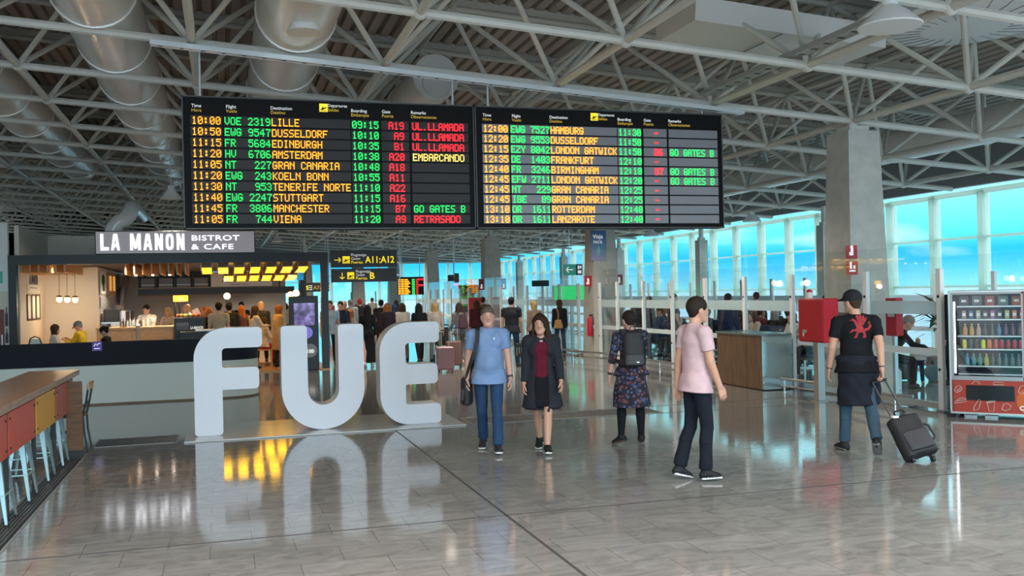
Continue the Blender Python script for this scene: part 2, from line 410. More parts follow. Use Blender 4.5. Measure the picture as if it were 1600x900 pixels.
duct(DUCTX[0]+.1, 6, 34, .57, 'large grey round duct left of the departures boards, above the bistro sign', False)
duct(DUCTX[2]+.1, 6, 34, .57, 'grey round duct at the left edge, partly hidden by roof bars', False)
t = duct(NX+1.375, 17.0, 30, .42, 'round duct with a capped end above the gap between the two boards', False)
c = MB(); c.lathe([(.05, -.03), (.25, -.03), (.26, 0), (.2, .02)], (0, -.02, -.12), 24, axis='y'); c.build('end_cap', M['duct'], t, True)
duct(NX+MOD*4.5, 13, 34, .36, 'round pale duct in the roof right of the big concrete column', False)
# elbow of a small duct beside the bistro sign
t = thing('duct_elbow', 'pale duct elbow rising from the bistro roof beside its sign', 'duct', (-2.75, 27.2, 2.945))
b = MB(); b.tube([(0, 0, 0), (0, 0, .72), (.04, 0, .88), (.16, 0, 1.02), (.33, 0, 1.10), (.42, .05, 1.22), (.44, .3, 1.42), (.44, .9, 1.5), (.44, 4, 1.5)], .2, 14); b.build('pipe', M['duct'], t, True)
b = MB(); b.cyl((0, 0, .66), (0, 0, .72), .23); b.build('collar', M['duct'], t, True)
# cable tray (perforated) and lighting rail under the trusses
def tray(a, b_, label, w=.22):
    a = Vector(a); b_ = Vector(b_); t = thing('cable_tray', label, 'cable tray', a)
    d = b_-a; L = d.length; m = MB(); side = d.cross(Vector((0, 0, 1))).normalized()
    m.bar((0, 0, 0), d, w, .006)
    m.bar(side*w/2+Vector((0, 0, .03)), d+side*w/2+Vector((0, 0, .03)), .006, .07); m.bar(-side*w/2+Vector((0, 0, .03)), d-side*w/2+Vector((0, 0, .03)), .006, .07)
    m.build('tray', M['alu'], t)
    n = int(L/.28)
    for i in range(min(n, 24)):
        p = d*((i+.5)/n); h = MB()
        h.box(p+Vector((0, 0, -.0035)), (w*.5, .06, .002), math.atan2(-d.x, d.y)); h.build('slot', M['dark_grey'], t)
    return t
xx = 7.9
tray((xx-.2, 7.0, zb(xx, 7)+.1), (xx-.2, 14.2, zb(xx, 14)+.1), 'perforated metal cable tray running away above the right board')
tray((-.9, 14.25, zb(-.9, 14.25)-.14), (8.4, 14.25, zb(8.4, 14.25)-.14), 'long cable rail under the roof bar above both departures boards', .12)
# large round ribbed canopy lamp and flat white box in the roof, top right
t = thing('round_canopy', 'large white ribbed round canopy in the roof at the top right corner', 'canopy', (10.55, 11.6, 5.62))
prof = [(.03, 0.0), (.6, .005), (1.1, .03), (1.36, .09), (1.45, .17), (1.42, .28), (1.3, .36), (.03, .5)]
b = MB(); b.lathe(prof, n=48); b.build('shade', M['white'], t, True)
b = MB()
for i in range(28):
    a = 2*PI*i/28; b.tube([(r*math.cos(a), r*math.sin(a), z-.003) for (r, z) in prof[1:6]], .006, 4)
b.build('seam', M['mid_grey'], t)
t = thing('ceiling_panel_box', 'flat white ceiling box in the roof, top right of the boards', 'ceiling box', (8.1, 12.9, 5.50))
b = MB(); M3 = Matrix.Rotation(math.atan(.0725), 3, 'Y'); b.box((0, 0, .25), (3.2, 1.3, .34), rot=M3); b.build('housing', M['white'], t)
b = MB(); b.box((-.2, 0, .075), (.02, 1.3, .01), rot=M3); b.build('seam', M['mid_grey'], t)

# cone lamps hanging under the trusses
def cone_lamp(x, y, z, label, on, r=.26, en=90, col=(1, .86, .68)):
    t = thing('cone_lamp', label, 'ceiling lamp', (x, y, z), 0, 'cone lamps')
    b = MB(); b.lathe([(r, 0), (r*1.02, .012), (r*.62, .15), (.09, .24), (.08, .34), (.03, .36)], n=24); b.build('shade', M['white'], t, True)
    b = MB(); b.lathe([(r*.93, .008), (r*.93, .012)], n=24); b.build('diffuser', M['lamp_on'] if on else M['white'], t)
    b = MB(); b.cyl((0, 0, .35), (0, 0, zb(x, y)-z), .012); b.build('rod', M['truss_paint'], t)
    if on: spot((0, 0, -.03), en*1.5, col, size=2.65, parent=t)
    return t
M['lamp_on'] = mat('lamp_on', (.9, .85, .75), .5, emit=(1, .86, .66), es=14)
cone_lamp(7.1, 8.9, 4.72, 'white cone lamp in front of the round canopy, top right', False, .34)
cone_lamp(-1.18, 25.4, 4.4, 'lit cone lamp left of the left departures board', True, en=260)
cone_lamp(2.4, 44.65, 4.4, 'lit cone lamp under the left departures board', True, en=700)
cone_lamp(6.6, 44.65, 4.4, 'lit cone lamp above the yellow gate signs', True, en=700)
for k, (x, y) in enumerate(((13.4, 30), (13.4, 37), (13.4, 44), (13.4, 52), (16.15, 27), (7.9, 33), (16.15, 34.5), (13.4, 18.4))):  # dark lamps switched on to brighten the waiting area; last one added unseen
    cone_lamp(x, y, 3.95, 'small cone lamp hanging before the windows, %s by depth' % ORD[k], True, .3, 150, (.95, 1, .98))
for k, (x, y) in enumerate(((7.9, 17.1), (7.9, 22.65), (5.15, 22.65), (2.4, 28.15), (5.15, 33.65), (5.15, 39.15), (7.9, 50.15))):  # lamps added behind the boards to brighten the hall
    cone_lamp(x, y, 4.45, 'lit cone lamp behind the departures boards, %s by depth' % ORD[k], True, en=300)
# ------------------------------------------------------------------ giant letters F U E
def arc(cx, cy, r, a0, a1, n=10): return [(cx+r*math.cos(R(a0+(a1-a0)*i/n)), cy+r*math.sin(R(a0+(a1-a0)*i/n))) for i in range(n+1)]
def rounded(pts, rad):
    # outline with rounded corners; rad per corner
    out = []; n = len(pts)
    for i in range(n):
        p = Vector(pts[i]).to_2d(); a = Vector(pts[i-1]).to_2d(); b = Vector(pts[(i+1) % n]).to_2d(); r = rad[i]
        if r <= 0: out.append(tuple(p)); continue
        u = (a-p).normalized(); v = (b-p).normalized(); s = p+u*r; e2 = p+v*r; k = 12 if r > .15 else 5
        c = p+(u+v)*r
        for j in range(k+1):
            t = j/k; th = t*PI/2
            q = c - v*r*math.cos(th) - u*r*math.sin(th)
            out.append(tuple(q))
    return out
M['letter'] = mat('letter_white', (.66, .665, .735), .38, coat=.2); M['letter_edge'] = mat('letter_side', (.66, .64, .65), .42)
def big_letter(name, label, poly, x, y, dep=.40):
    t = thing(name, label, 'letter', (x, y, .022)); n = len(poly)
    b = MB(); b.prism(poly, .02, dep-.02); b.build('body', M['letter_edge'], t)
    for (y0, y1) in ((0, .02), (dep-.02, dep)):
        c = MB()
        cx = sum(p[0] for p in poly)/n; 
        c.prism(poly, y0, y1); c.build('face', M['letter'], t)
    return t
HL = 1.47
F_ = rounded([(0, 0), (.37, 0), (.37, .62), (.86, .62), (.86, .92), (.37, .92), (.37, 1.19), (.91, 1.19), (.91, HL), (0, HL)], [.05, .05, 0, .06, .06, .03, .05, .06, .06, .42])
E_ = rounded([(0, 0), (.88, 0), (.88, .285), (.37, .285), (.37, .575), (.84, .575), (.84, .865), (.37, .865), (.37, 1.17), (.87, 1.17), (.87, HL), (0, HL)], [.42, .06, .06, .03, .03, .06, .06, .05, .05, .06, .06, .42])
U_ = [(0, HL-.05)] + arc(.05, HL-.05, .05, 180, 90, 4)[1:] + arc(.31, HL-.05, .05, 90, 0, 4) + [(.36, .62)] + arc(.575, .56, .215, 180, 360, 16) + [(.79, .62)] + arc(.84, HL-.05, .05, 180, 90, 4) + arc(1.10, HL-.05, .05, 90, 0, 4) + arc(.575, .575, .575, 0, -180, 24)
big_letter('giant_letter', 'giant white letter F standing left on the floor plate', F_, -.40, 13.78)
big_letter('giant_letter', 'giant white letter U standing between the letters F and E', U_, .76, 13.74)
big_letter('giant_letter', 'giant white letter E at the right end of the floor plate', E_, 2.13, 13.70)
t = thing('display_plinth', 'thin pale floor plate under the giant letters', 'plinth', (1.37, 14.35, 0))
MB().bbox(-1.9, 1.93, -.98, .75, 0, .02, .004).build('plate', mat('plinth_stone', (.50, .49, .48), .16, noise=.12, nscale=3, spec=.7), t)
# ------------------------------------------------------------------ departures boards
FONT = dict(A='0E11111F111111', B='1E11111E11111E', C='0E11101010110E', D='1E11111111111E', E='1F10101E10101F', F='1F10101E101010', G='0E11101713110E', H='1111111F111111', I='0E04040404040E', J='0702020202120C', K='11121418141211', L='1010101010101F', M='111B1515111111', N='11191513111111', O='0E11111111110E', P='1E11111E101010', Q='0E11111115120D', R='1E11111E141211', S='0F10100E01011E', T='1F040404040404', U='1111111111110E', V='11111111110A04', W='1111111515150A', X='11110A040A1111', Y='11110A04040404', Z='1F01020408101F')
FONT.update({'0': '0E11131519110E', '1': '040C040404040E', '2': '0E11010204081F', '3': '0E11010601110E', '4': '02060A121F0202', '5': '1F101E0101110E', '6': '0E10101E11110E', '7': '1F010204040404', '8': '0E11110E11110E', '9': '0E11110F01010E', ':': '000C0C000C0C00', '.': '0000000000000C0C'[:14], '-': '0000001F000000', ' ': '00000000000000'})
M['led_strip'] = mat('led_strip', (.035, .03, .03), .5, spec=.25); M['led_strip_r'] = mat('led_strip_sheen', (.24, .23, .25), .35)  # right board strips coloured lighter to stand for reflected window light
def led(nm, c, s, side):
    M[nm] = mat(nm, (.02, .02, .02), .5, emit=c, es=s); M[nm+'_side'] = mat(nm+'_side', (.02, .02, .02), .5, emit=c, es=side)
led('amber', (1.0, .33, .002), 2.2, 3.2); led('green', (.001, .95, .12), 1.5, 2.6); led('redled', (1.0, .006, .015), 1.7, 6); led('yellowled', (1.0, .72, .12), 1.7, 2.5)
def led_text(s, x0, zt, col, parent, px=.0135, pz=.0158, back='_side'):
    b = MB(); w, h, d = px*.88, pz*.86, .007
    for i, ch in enumerate(s):
        code = FONT[ch]
        for r in range(7):
            bits = int(code[2*r:2*r+2], 16)
            for c in range(5):
                if bits >> (4-c) & 1:
                    x = x0+(i*6+c)*px; z = zt-r*pz; o = len(b.v)
                    b.v += [(x, -d, z), (x+w, -d, z), (x+w, -d, z-h), (x, -d, z-h), (x, 0, z), (x+w, 0, z), (x+w, 0, z-h), (x, 0, z-h)]
                    b.f += [(o, o+1, o+2, o+3), (o, o+4, o+5, o+1), (o+1, o+5, o+6, o+2), (o+2, o+6, o+7, o+3), (o+3, o+7, o+4, o)]; b.m += [0, 1, 1, 1, 1]
    return b.build('lettering', [M[col], M[col+'_side']], parent)
SIGN_Y = mat('sign_yellow', (.80, .58, .02), .5, emit=(.9, .62, .02), es=.35); M['sign_y'] = SIGN_Y
M['txt_white'] = mat('sign_white', (.85, .85, .85), .5, emit=(1, 1, 1), es=.35); M['txt_amber'] = mat('sign_amber', (.65, .42, .05), .5, emit=(.8, .5, .03), es=.3)
M['lit_yellow'] = mat('lit_yellow', (.9, .7, .03), .5, emit=(1, .74, .02), es=.75)
M['board_black'] = mat('board_black', (.006, .005, .005), .6, spec=.15); M['sign_black'] = mat('sign_black', (.025, .022, .018), .35)
PLANE = [(.0, .0), (.30, .06), (.18, .30), (.28, .30), (.52, .13), (.80, .26), (.92, .24), (.86, .13), (.60, .0), (.34, -.14), (.06, -.12)]
def plane_icon(s, parent, loc, rim=True):
    o = MB().bx(0, s, -.004, 0, 0, s).build('pictogram', M['lit_yellow'], parent, loc=loc)
    b = MB(); P = [(.12*s+p[0]*s*.85, .36*s+p[1]*s*.9) for p in PLANE]; b.prism(P, -.007, -.004); b.bx(.14*s, .86*s, -.007, -.004, .10*s, .17*s)
    b.build('aircraft', M['board_black'], o); return o
LROWS = [('10:00', 'VOE', '2319', 'LILLE', '09:15', 'A19', 'UL.LLAMADA', 'redled'), ('10:50', 'EWG', '9547', 'DUSSELDORF', '10:10', 'A9', 'UL.LLAMADA', 'redled'), ('11:15', 'FR', '5684', 'EDINBURGH', '10:35', 'B1', 'UL.LLAMADA', 'redled'), ('11:20', 'HV', '6706', 'AMSTERDAM', '10:38', 'A20', 'EMBARCANDO', 'yellowled'), ('11:05', 'NT', '227', 'GRAN CANARIA', '10:48', 'A18', '', ''), ('11:20', 'EWG', '243', 'KOELN BONN', '10:55', 'A11', '', ''), ('11:30', 'NT', '953', 'TENERIFE NORTE', '11:10', 'A22', '', ''), ('11:40', 'EWG', '2247', 'STUTTGART', '11:15', 'A16', '', ''), ('11:45', 'FR', '3806', 'MANCHESTER', '11:15', 'B7', 'GO GATES B', 'green'), ('11:05', 'FR', '744', 'VIENA', '11:20', 'A9', 'RETRASADO', 'redled')]
RROWS = [('12:00', 'EWG', '7527', 'HAMBURG', '11:30', '-', '', ''), ('12:20', 'EWG', '9553', 'DUSSELDORF', '11:50', '-', '', ''), ('12:15', 'EZY', '8042', 'LONDON GATWICK', '11:50', 'B6', 'GO GATES B', 'green'), ('12:35', 'DE', '1403', 'FRANKFURT', '12:10', '-', '', ''), ('12:40', 'FR', '3246', 'BIRMINGHAM', '12:10', 'B7', 'GO GATES B', 'green'), ('12:45', 'EFW', '2711', 'LONDON GATWICK', '12:20', '-', 'GO GATES B', 'green'), ('12:45', 'NT', '229', 'GRAN CANARIA', '12:25', '-', '', ''), ('12:45', 'IBE', '89', 'GRAN CANARIA', '12:25', '-', '', ''), ('13:10', 'OR', '1611', 'ROTTERDAM', '12:40', '-', '', ''), ('13:10', 'OR', '1611', 'LANZAROTE', '12:40', '-', '', '')]
def board(x, label, rows, strip):
    t = thing('departures_board', label, 'departures board', (x, 14.3, 2.885)); Wd, Hd = 4.262, 1.895
    MB().bx(0, Wd, .012, .26, 0, Hd).build('housing', M['board_black'], t)
    fr = MB(); w = .018
    for a in ((0, Wd, 0, w), (0, Wd, Hd-w, Hd), (0, w, 0, Hd), (Wd-w, Wd, 0, Hd)): fr.bx(a[0], a[1], -.004, .012, a[2], a[3])
    fr.build('frame', M['dark_grey'], t)
    for xx in (.25, Wd-.3):
        MB().cyl((xx, .13, Hd), (xx, .13, zb(x+xx, 14.43)-2.885-.05), .018).build('hanger', M['alu'], t)
    for (hx, en, es) in ((.13, 'Time', 'Hora'), (.60, 'Flight', 'Vuelo'), (1.22, 'Destination', 'Destino'), (2.38, 'Boarding', 'Embarque'), (2.84, 'Gate', 'Puerta'), (3.28, 'Remarks', 'Observaciones')):
        text('heading', en, .066, M['txt_white'], t, (hx, .009, 1.735)); text('heading', es, .066, M['txt_amber'], t, (hx, .009, 1.672))
    plane_icon(.12, t, (1.92, .011, 1.725)); text('heading', 'Departures', .062, M['txt_white'], t, (2.04, .009, 1.80)); text('heading', 'Salidas', .062, M['txt_amber'], t, (2.04, .009, 1.735))
    for i, (tm, al, fn, ds, bo, ga, re_, rc) in enumerate(rows):
        zt = 1.607-i*.1562
        cols = ((.115, .545, tm, 'amber', .135), (.57, 1.20, al.ljust(3)+' '+fn.rjust(4), 'green', .58), (1.22, 2.365, ds, 'amber', 1.235), (2.38, 2.79, bo, 'green', 2.395), (2.83, 3.245, ga.rjust(3) if ga != '-' else ' - ', 'redled', 2.94), (3.28, 4.17, re_, rc, 3.30))
        for (x0, x1, s, c, tx) in cols:
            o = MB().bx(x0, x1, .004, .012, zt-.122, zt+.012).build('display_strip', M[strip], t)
            if s.strip():
                q = led_text(s, tx, zt-.004, c, o)
                q.location = (0, .004, 0)
    return t
board(-.505, 'left half of the big departures board, times 10:00 to 11:45', LROWS, 'led_strip')
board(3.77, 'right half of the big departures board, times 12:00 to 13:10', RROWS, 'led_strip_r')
# ------------------------------------------------------------------ hanging gate signs
def arrow(s, parent, loc, ang, mt):
    b = MB(); w = s*.055
    P = [(-.48*s, -w), (.40*s, -w), (.40*s, w), (-.48*s, w)]
    def rot(p): return (p[0]*math.cos(ang)-p[1]*math.sin(ang), p[0]*math.sin(ang)+p[1]*math.cos(ang))
    b.prism([rot(p) for p in P], -.006, 0)
    for sg in (1, -1):
        Q = [(.48*s, 0), (.48*s-1.5*w*1.4, 0), (.12*s-w, sg*(.36*s)), (.12*s+1.5*w, sg*.36*s)]
        if sg < 0: Q = Q[::-1]
        b.prism([rot(p) for p in Q], -.006, 0)
    return b.build('arrow', mt, parent, loc=loc)
def gate_sign(x0, x1, y, z0, z1, label, kind):
    t = thing('gate_sign', label, 'hanging sign', (x0, y, z0), 0); w, h = x1-x0, z1-z0
    MB().bbox(0, w, 0, .12, 0, h, .006).build('panel', M['sign_black'], t)
    return t, w, h
t, w, h = gate_sign(4.08, 6.68, 38, 3.0, 3.67, 'hanging dark sign with arrow right and gates A11:A12', 0)
arrow(.27, t, (.26, -.001, h*.44), 0, M['lit_yellow']); plane_icon(.28, t, (.45, -.001, .16))
for k, (s, c) in enumerate((('Flugsteige', 'txt_white'), ('Gates', 'txt_white'), ('Puertas', 'lit_yellow'))): text('lettering', s, .155, M[c], t, (.78, -.003, .44-k*.145))
text('lettering', 'A11:A12', .37, M['lit_yellow'], t, (1.34, -.003, .17), sx=.88, off=.006)
for xx in (-.09, w+.12):
    zt = zb(4.08+xx, 38)-3.0; b = MB(); b.cyl((xx, .14, -.8), (xx, .14, zt), .022); b.cyl((xx, .14, zt), (xx, 1.15, zt-.0), .022); b.build('hanging_pole', M['steel'], t)
b = MB(); b.bx(-.1, w+.14, .12, .16, .15, .2); b.bx(-.1, w+.14, .121, .16, -.35, -.3); b.build('bracket', M['steel'], t)
t, w, h = gate_sign(4.08, 6.66, 38, 2.42, 2.95, 'hanging dark sign with arrow down and gate letter B', 0)
arrow(.27, t, (.42, -.001, h*.46), -PI/2, M['lit_yellow']); plane_icon(.27, t, (.62, -.001, .12))
for k, (s, c) in enumerate((('Flugsteige', 'txt_white'), ('Gates', 'txt_white'), ('Puertas', 'lit_yellow'))): text('lettering', s, .15, M[c], t, (.95, -.003, .37-k*.135))
text('lettering', 'B', .36, M['lit_yellow'], t, (1.49, -.003, .12), off=.006)
t, w, h = gate_sign(2.68, 3.78, 36, 2.06, 2.39, 'small dark gate sign reading A7-A10 behind the bistro frame', 0)
plane_icon(.16, t, (.17, -.001, .07)); text('lettering', 'A7-A10', .19, M['txt_amber'], t, (.52, -.003, .09))
for k in range(3): MB().bx(.36, .48, -.004, 0, .07+k*.07, .10+k*.07).build('text_line', M['txt_white'], t)
for xx in (.1, w-.1): b = MB(); zt = zb(2.7, 36)-2.06; b.cyl((xx, .06, h-.02), (xx, .06, zt), .015); b.cyl((xx, .06, zt), (xx, .42, zt), .015); b.build('hanging_pole', M['steel'], t)
# small far departures board with coloured LED blocks
t = thing('departures_board', 'small distant departures board behind the gate signs', 'departures board', (8.1, 46, 1.86))
MB().bx(0, 1.28, .01, .15, 0, .87).build('housing', M['board_black'], t)
for i in range(9):
    z = .76-i*.085
    for (x0, x1, c) in ((.03, .14, 'amber'), (.17, .30, 'amber'), (.33, .33+.28*(.6+.4*((i*7) % 5)/4), 'amber'), (.70, .84, 'green'), (.90, 1.0, 'redled')):
        MB().bx(x0, x1, 0, .01, z-.05, z).build('led_row', M[c], t)
for (a0, a1, z0, z1) in ((1.0, 1.25, .70, .78), (1.02, 1.25, .42, .50)): MB().bx(a0, a1, 0, .01, z0, z1).build('led_row', M['redled'], t)
for xx in (.2, 1.1): b = MB(); zt = zb(8.5, 46)-1.86; b.cyl((xx, .08, .86), (xx, .08, zt), .02); b.cyl((xx, .08, zt), (xx, 1.42, zt), .02); b.build('hanging_pole', M['steel'], t)
# green exit sign with arrow, poster, small red signs
M['exit_green'] = mat('exit_green', (.02, .22, .17), .4, emit=(.02, .3, .22), es=.2)
t = thing('exit_sign', 'green hanging exit sign with a white arrow pointing left', 'exit sign', (7.95, 22.0, 2.27))
MB().bbox(0, .40, 0, .08, 0, .33, .006).build('panel', M['exit_green'], t); t.scale = (.82,)*3; MB().bbox(.41, .60, 0, .08, 0, .33, .006).build('side_panel', M['dark_grey'], t)
arrow(.24, t, (.19, -.001, .165), PI, M['txt_white'])
b = MB(); b.bx(.45, .56, -.005, 0, .05, .14); b.bx(.45, .50, -.005, 0, .18, .28); b.bx(.52, .56, -.005, 0, .2, .28); b.build('pictogram', M['txt_white'], t)
b = MB(); zt = (zb(8.1, 22)-2.27)/.82; b.cyl((.2, .04, .32), (.2, .04, zt), .015); b.cyl((.2, .04, zt), (-.06, .04, zt), .015); b.build('hanging_pole', M['steel'], t)
t = thing('wall_poster', 'blue to lilac poster on the concrete column behind the woman in burgundy', 'poster', (9.87, 25.4-.345, 2.72))
pm = D.materials.new('poster_print'); pm.use_nodes = True; tt = pm.node_tree; bb = tt.nodes['Principled BSDF']
c_ = tt.nodes.new('ShaderNodeTexCoord'); s_ = tt.nodes.new('ShaderNodeSeparateXYZ'); r_2 = tt.nodes.new('ShaderNodeValToRGB')
tt.links.new(c_.outputs['Generated'], s_.inputs[0]); tt.links.new(s_.outputs['Z'], r_2.inputs[0]); tt.links.new(r_2.outputs[0], bb.inputs['Base Color'])
e = r_2.color_ramp.elements; e[0].color = (.42, .36, .55, 1); e[1].color = (.03, .10, .30, 1); x = e.new(.45); x.color = (.16, .30, .46, 1)
MB().bx(0, .46, -.03, .0, 0, .84).build('sheet', pm, t)
text('lettering', 'Viaja', .16, M['txt_white'], t, (.06, -.032, .62)); text('lettering', 'FACIL', .11, M['txt_white'], t, (.07, -.032, .48))
MB().prism([(.23, .12), (.30, .26), (.23, .42), (.16, .26)], -.034, -.03).build('motif', mat('poster_motif', (.25, .55, .65), .5), t)
def red_sign(loc, rz, label, h=.3, col='red', glyph=0):
    t = thing('safety_sign', label, 'safety sign', loc, rz); MB().bx(-.11, .11, -.012, 0, 0, h).build('plate', M[col], t)
    b = MB()
    if glyph == 0: b.bx(-.02, .03, -.016, -.012, .06, .18); b.bx(-.05, -.02, -.016, -.012, .06, .12); b.cyl((.0, -.016, .2), (0, -.012, .2), .03)
    elif glyph == 1: b.bx(-.06, .06, -.016, -.012, .05, .08); b.bx(-.05, -.01, -.016, -.012, .1, .22); b.bx(.02, .06, -.016, -.012, .1, .16)
    else: b.bx(-.06, -.02, -.016, -.012, .06, .14); b.bx(-.06, .02, -.016, -.012, .16, .21)
    b.build('pictogram', M['txt_white'], t); return t
M['sign_red'] = mat('sign_red', (.50, .03, .04), .45)
xs_ = 10.65-.375
red_sign((xs_+.02, 14.4-.372, 2.33), 0, 'upper red hose sign on the big concrete column', .23, 'sign_red', 0)
red_sign((xs_+.02, 14.4-.378, 2.06), 0, 'lower red call-point sign on the big concrete column', .23, 'sign_red', 1)
red_sign((9.825, 25.2, 2.0), 0, 'red safety sign at the left of the poster column', .3, 'sign_red', 0)
red_sign((10.77, 25.2, 2.02), 0, 'red safety sign at the right of the poster column', .3, 'sign_red', 0)
red_sign((10.09, 37.8, 2.0), 0, 'red safety sign left on the second concrete column from the bistro', .45, 'sign_red', 0)
red_sign((11.03, 37.8, 2.0), 0, 'red safety sign right of the second concrete column', .45, 'sign_red', 0)
# ------------------------------------------------------------------ bistro
BY = 25.2
M['band_black'] = mat('band_black', (.012, .012, .018), .6, spec=.15); M['grey_wall'] = mat('grey_wall', (.22, .22, .21), .7); M['bistro_floor'] = wood('bistro_floor', (.42, .22, .10), (.56, .32, .16), (2, 20, 20), .25)
M['amber_lamp'] = mat('amber_lamp', (.9, .6, .05), .5, emit=(1, .53, .012), es=5); M['globe'] = mat('globe_lamp', (.95, .85, .6), .4, emit=(1, .66, .25), es=4.5)
M['sign_face'] = mat('sign_face', (.26, .25, .27), .5, emit=(.62, .58, .64), es=.22); M['sign_letter'] = mat('sign_letter', (.9, .9, .9), .4, emit=(.95, .95, 1), es=1.15)
M['tile'] = mat('white_tile', (.68, .62, .58), .3); M['screen'] = None
struct(MB().bx(-4.68, 2.62, BY-.05, 36, 0, .02).build('floor', M['bistro_floor']))
struct(MB().bx(-4.68, 2.62, BY-.09, BY-.05, 0, .03).build('trim_20', M['wood']))
struct(MB().bx(-9, -4.86, BY+.02, BY+.2, 2.17, 3.8).build('wall_left', M['white']))
struct(MB().bx(-9, -4.86, BY+.06, BY+.2, 0, 2.17).build('wall_left', M['cream']))
struct(MB().bx(-4.75, -4.65, BY+.2, 29.5, 0, 3.75).build('wall_left', M['cream']))
struct(MB().bx(-4.75, -2.9, 29.4, 29.5, 2.9, 3.75).build('wall_back', M['cream']))
struct(MB().bx(-4.65, -3.3, 28.75, 28.85, 0, 2.84).build('wall_back', M['cream']))
struct(MB().bx(-3.4, -3.3, 28.85, 36, 0, 2.84).build('wall_left', M['tile']))
struct(MB().bx(-3.4, 2.2, 36, 36.12, 0, 2.84).build('wall_back', M['grey_wall']))
struct(MB().bx(-4.65, 2.5, BY+.3, 36, 2.86, 2.93).build('ceiling', M['dark_grey']))
t = thing('portal_frame', 'black portal frame around the bistro front', 'frame', (-4.86, BY, 0))
MB().bx(0, .18, 0, .2, 0, 3.03).build('post', M['black'], t); MB().bx(7.30, 7.48, 0, .2, 0, 3.03).build('post', M['black'], t)
MB().bx(.18, 7.30, 0, .2, 2.80, 3.03).build('beam', M['black'], t)
MB().bx(7.30, 7.48, 6.8, 7, 0, 2.86).build('post', M['black'], t)
# illuminated sign box
t = thing('shop_sign', 'grey illuminated sign box reading LA MANON BISTROT & CAFE', 'shop sign', (-2.94, BY-.02, 3.03))
MB().bbox(0, 3.75, .012, .25, 0, .57, .01).build('sign_box', M['black'], t); MB().bx(.02, 3.73, 0, .012, .02, .55).build('face', M['sign_face'], t)
def block_letter(ch, x, z, w, h, y0, y1, m, parent):
    # heavy condensed poster letters made of straight strokes
    b = MB(); k = .36 if ch != 'M' else .26; X = lambda u: x+u*w; Zz = lambda v: z+v*h
    def q(*p): b.prism([(X(u), Zz(v)) for (u, v) in p], y0, y1)
    if ch == 'L': q((0, 0), (k, 0), (k, 1), (0, 1)); q((k, 0), (1, 0), (1, .2), (k, .2))
    if ch == 'A': q((0, 0), (.30, 0), (.56, 1), (.28, 1)); q((.70, 0), (1, 0), (.72, 1), (.44, 1)); q((.25, .2), (.75, .2), (.70, .38), (.30, .38))
    if ch == 'N': q((0, 0), (k*.9, 0), (k*.9, 1), (0, 1)); q((1-k*.9, 0), (1, 0), (1, 1), (1-k*.9, 1)); q((.62, 0), (1, 0), (.38, 1), (0, 1))
    if ch == 'M': q((0, 0), (k, 0), (k, 1), (0, 1)); q((1-k, 0), (1, 0), (1, 1), (1-k, 1)); q((.38, .12), (.62, .12), (.30, 1), (.02, 1)); q((.38, .12), (.62, .12), (.98, 1), (.70, 1))
    if ch == 'O':
        O = [(.5+.5*math.copysign(abs(math.cos(a))**.6, math.cos(a)), .5+.5*math.copysign(abs(math.sin(a))**.6, math.sin(a))) for a in [2*PI*i/28 for i in range(28)]]
        I = [(.5+(p[0]-.5)*.32, .5+(p[1]-.5)*.64) for p in O]
        for i in range(28): j = (i+1) % 28; q(O[i], O[j], I[j], I[i])
    return b.build('lettering', m, parent)
for ch, x0, x1 in (('L', .12, .31), ('A', .36, .56), ('M', .795, 1.04), ('A', 1.10, 1.30), ('N', 1.365, 1.55), ('O', 1.615, 1.80), ('N', 1.87, 2.055)): block_letter(ch, x0, .095, x1-x0, .40, -.012, .0, M['sign_letter'], t)
text('lettering', 'BISTROT', .185, M['sign_letter'], t, (2.21, -.001, .325), sx=1.55, off=.002, space=1.05, depth=.008)
text('lettering', '& CAFE', .185, M['sign_letter'], t, (2.21, -.001, .105), sx=1.55, off=.002, space=1.12, depth=.008)
# low terrace wall with rounded end
def wall_path(off):
    p = [(-10, 19-off), (.02, 19-off)]
    r = .62+off
    p += [(.02+r*math.sin(R(a)), 19.62-r*math.cos(R(a))) for a in range(10, 91, 10)]
    p += [(.64+off, 22.5)]
    return p
def band(z0, z1, th, off, m, name, parent):
    o = wall_path(off); i = wall_path(off-th); b = MB(); n = len(o)
    b.v = [(x, y, z) for z in (z0, z1) for (x, y) in o] + [(x, y, z) for z in (z0, z1) for (x, y) in i]
    for k in range(n-1):
        b.f += [(k, k+1, n+k+1, n+k), (2*n+k+1, 2*n+k, 3*n+k, 3*n+k+1), (n+k, n+k+1, 3*n+k+1, 3*n+k), (k+1, k, 2*n+k, 2*n+k+1)]
    b.f += [(n-1, 2*n-1, 4*n-1, 3*n-1), (0, 2*n, 3*n, n)]; b.m = [0]*len(b.f)
    return b.build(name, m, parent)
t = thing('low_parapet', 'low white and black terrace wall with a rounded end in front of the bistro', 'low wall', (0, 0, 0))
M['wall_white'] = mat('terrace_white', (.58, .60, .56), .45)
band(.02, .72, .12, 0, M['wall_white'], 'white_panel', t); band(.72, 1.15, .13, .008, M['band_black'], 'black_band', t); band(0, .03, .14, .012, M['wood_dark'], 'base_strip', t)
t2 = thing('sticker', 'small purple square sticker on the black terrace wall', 'sticker', (-2.30, 18.985, .99)); s_ = MB().bx(0, .165, 0, .006, 0, .17).build('sheet', mat('purple', (.16, .07, .42), .5), t2)
b = MB(); b.tube([(.03, -.002, .09), (.06, -.002, .13), (.09, -.002, .10), (.10, -.002, .13), (.14, -.002, .135)], .008, 5); b.bx(.03, .13, -.003, 0, .035, .05); b.build('emblem', M['txt_white'], t2)
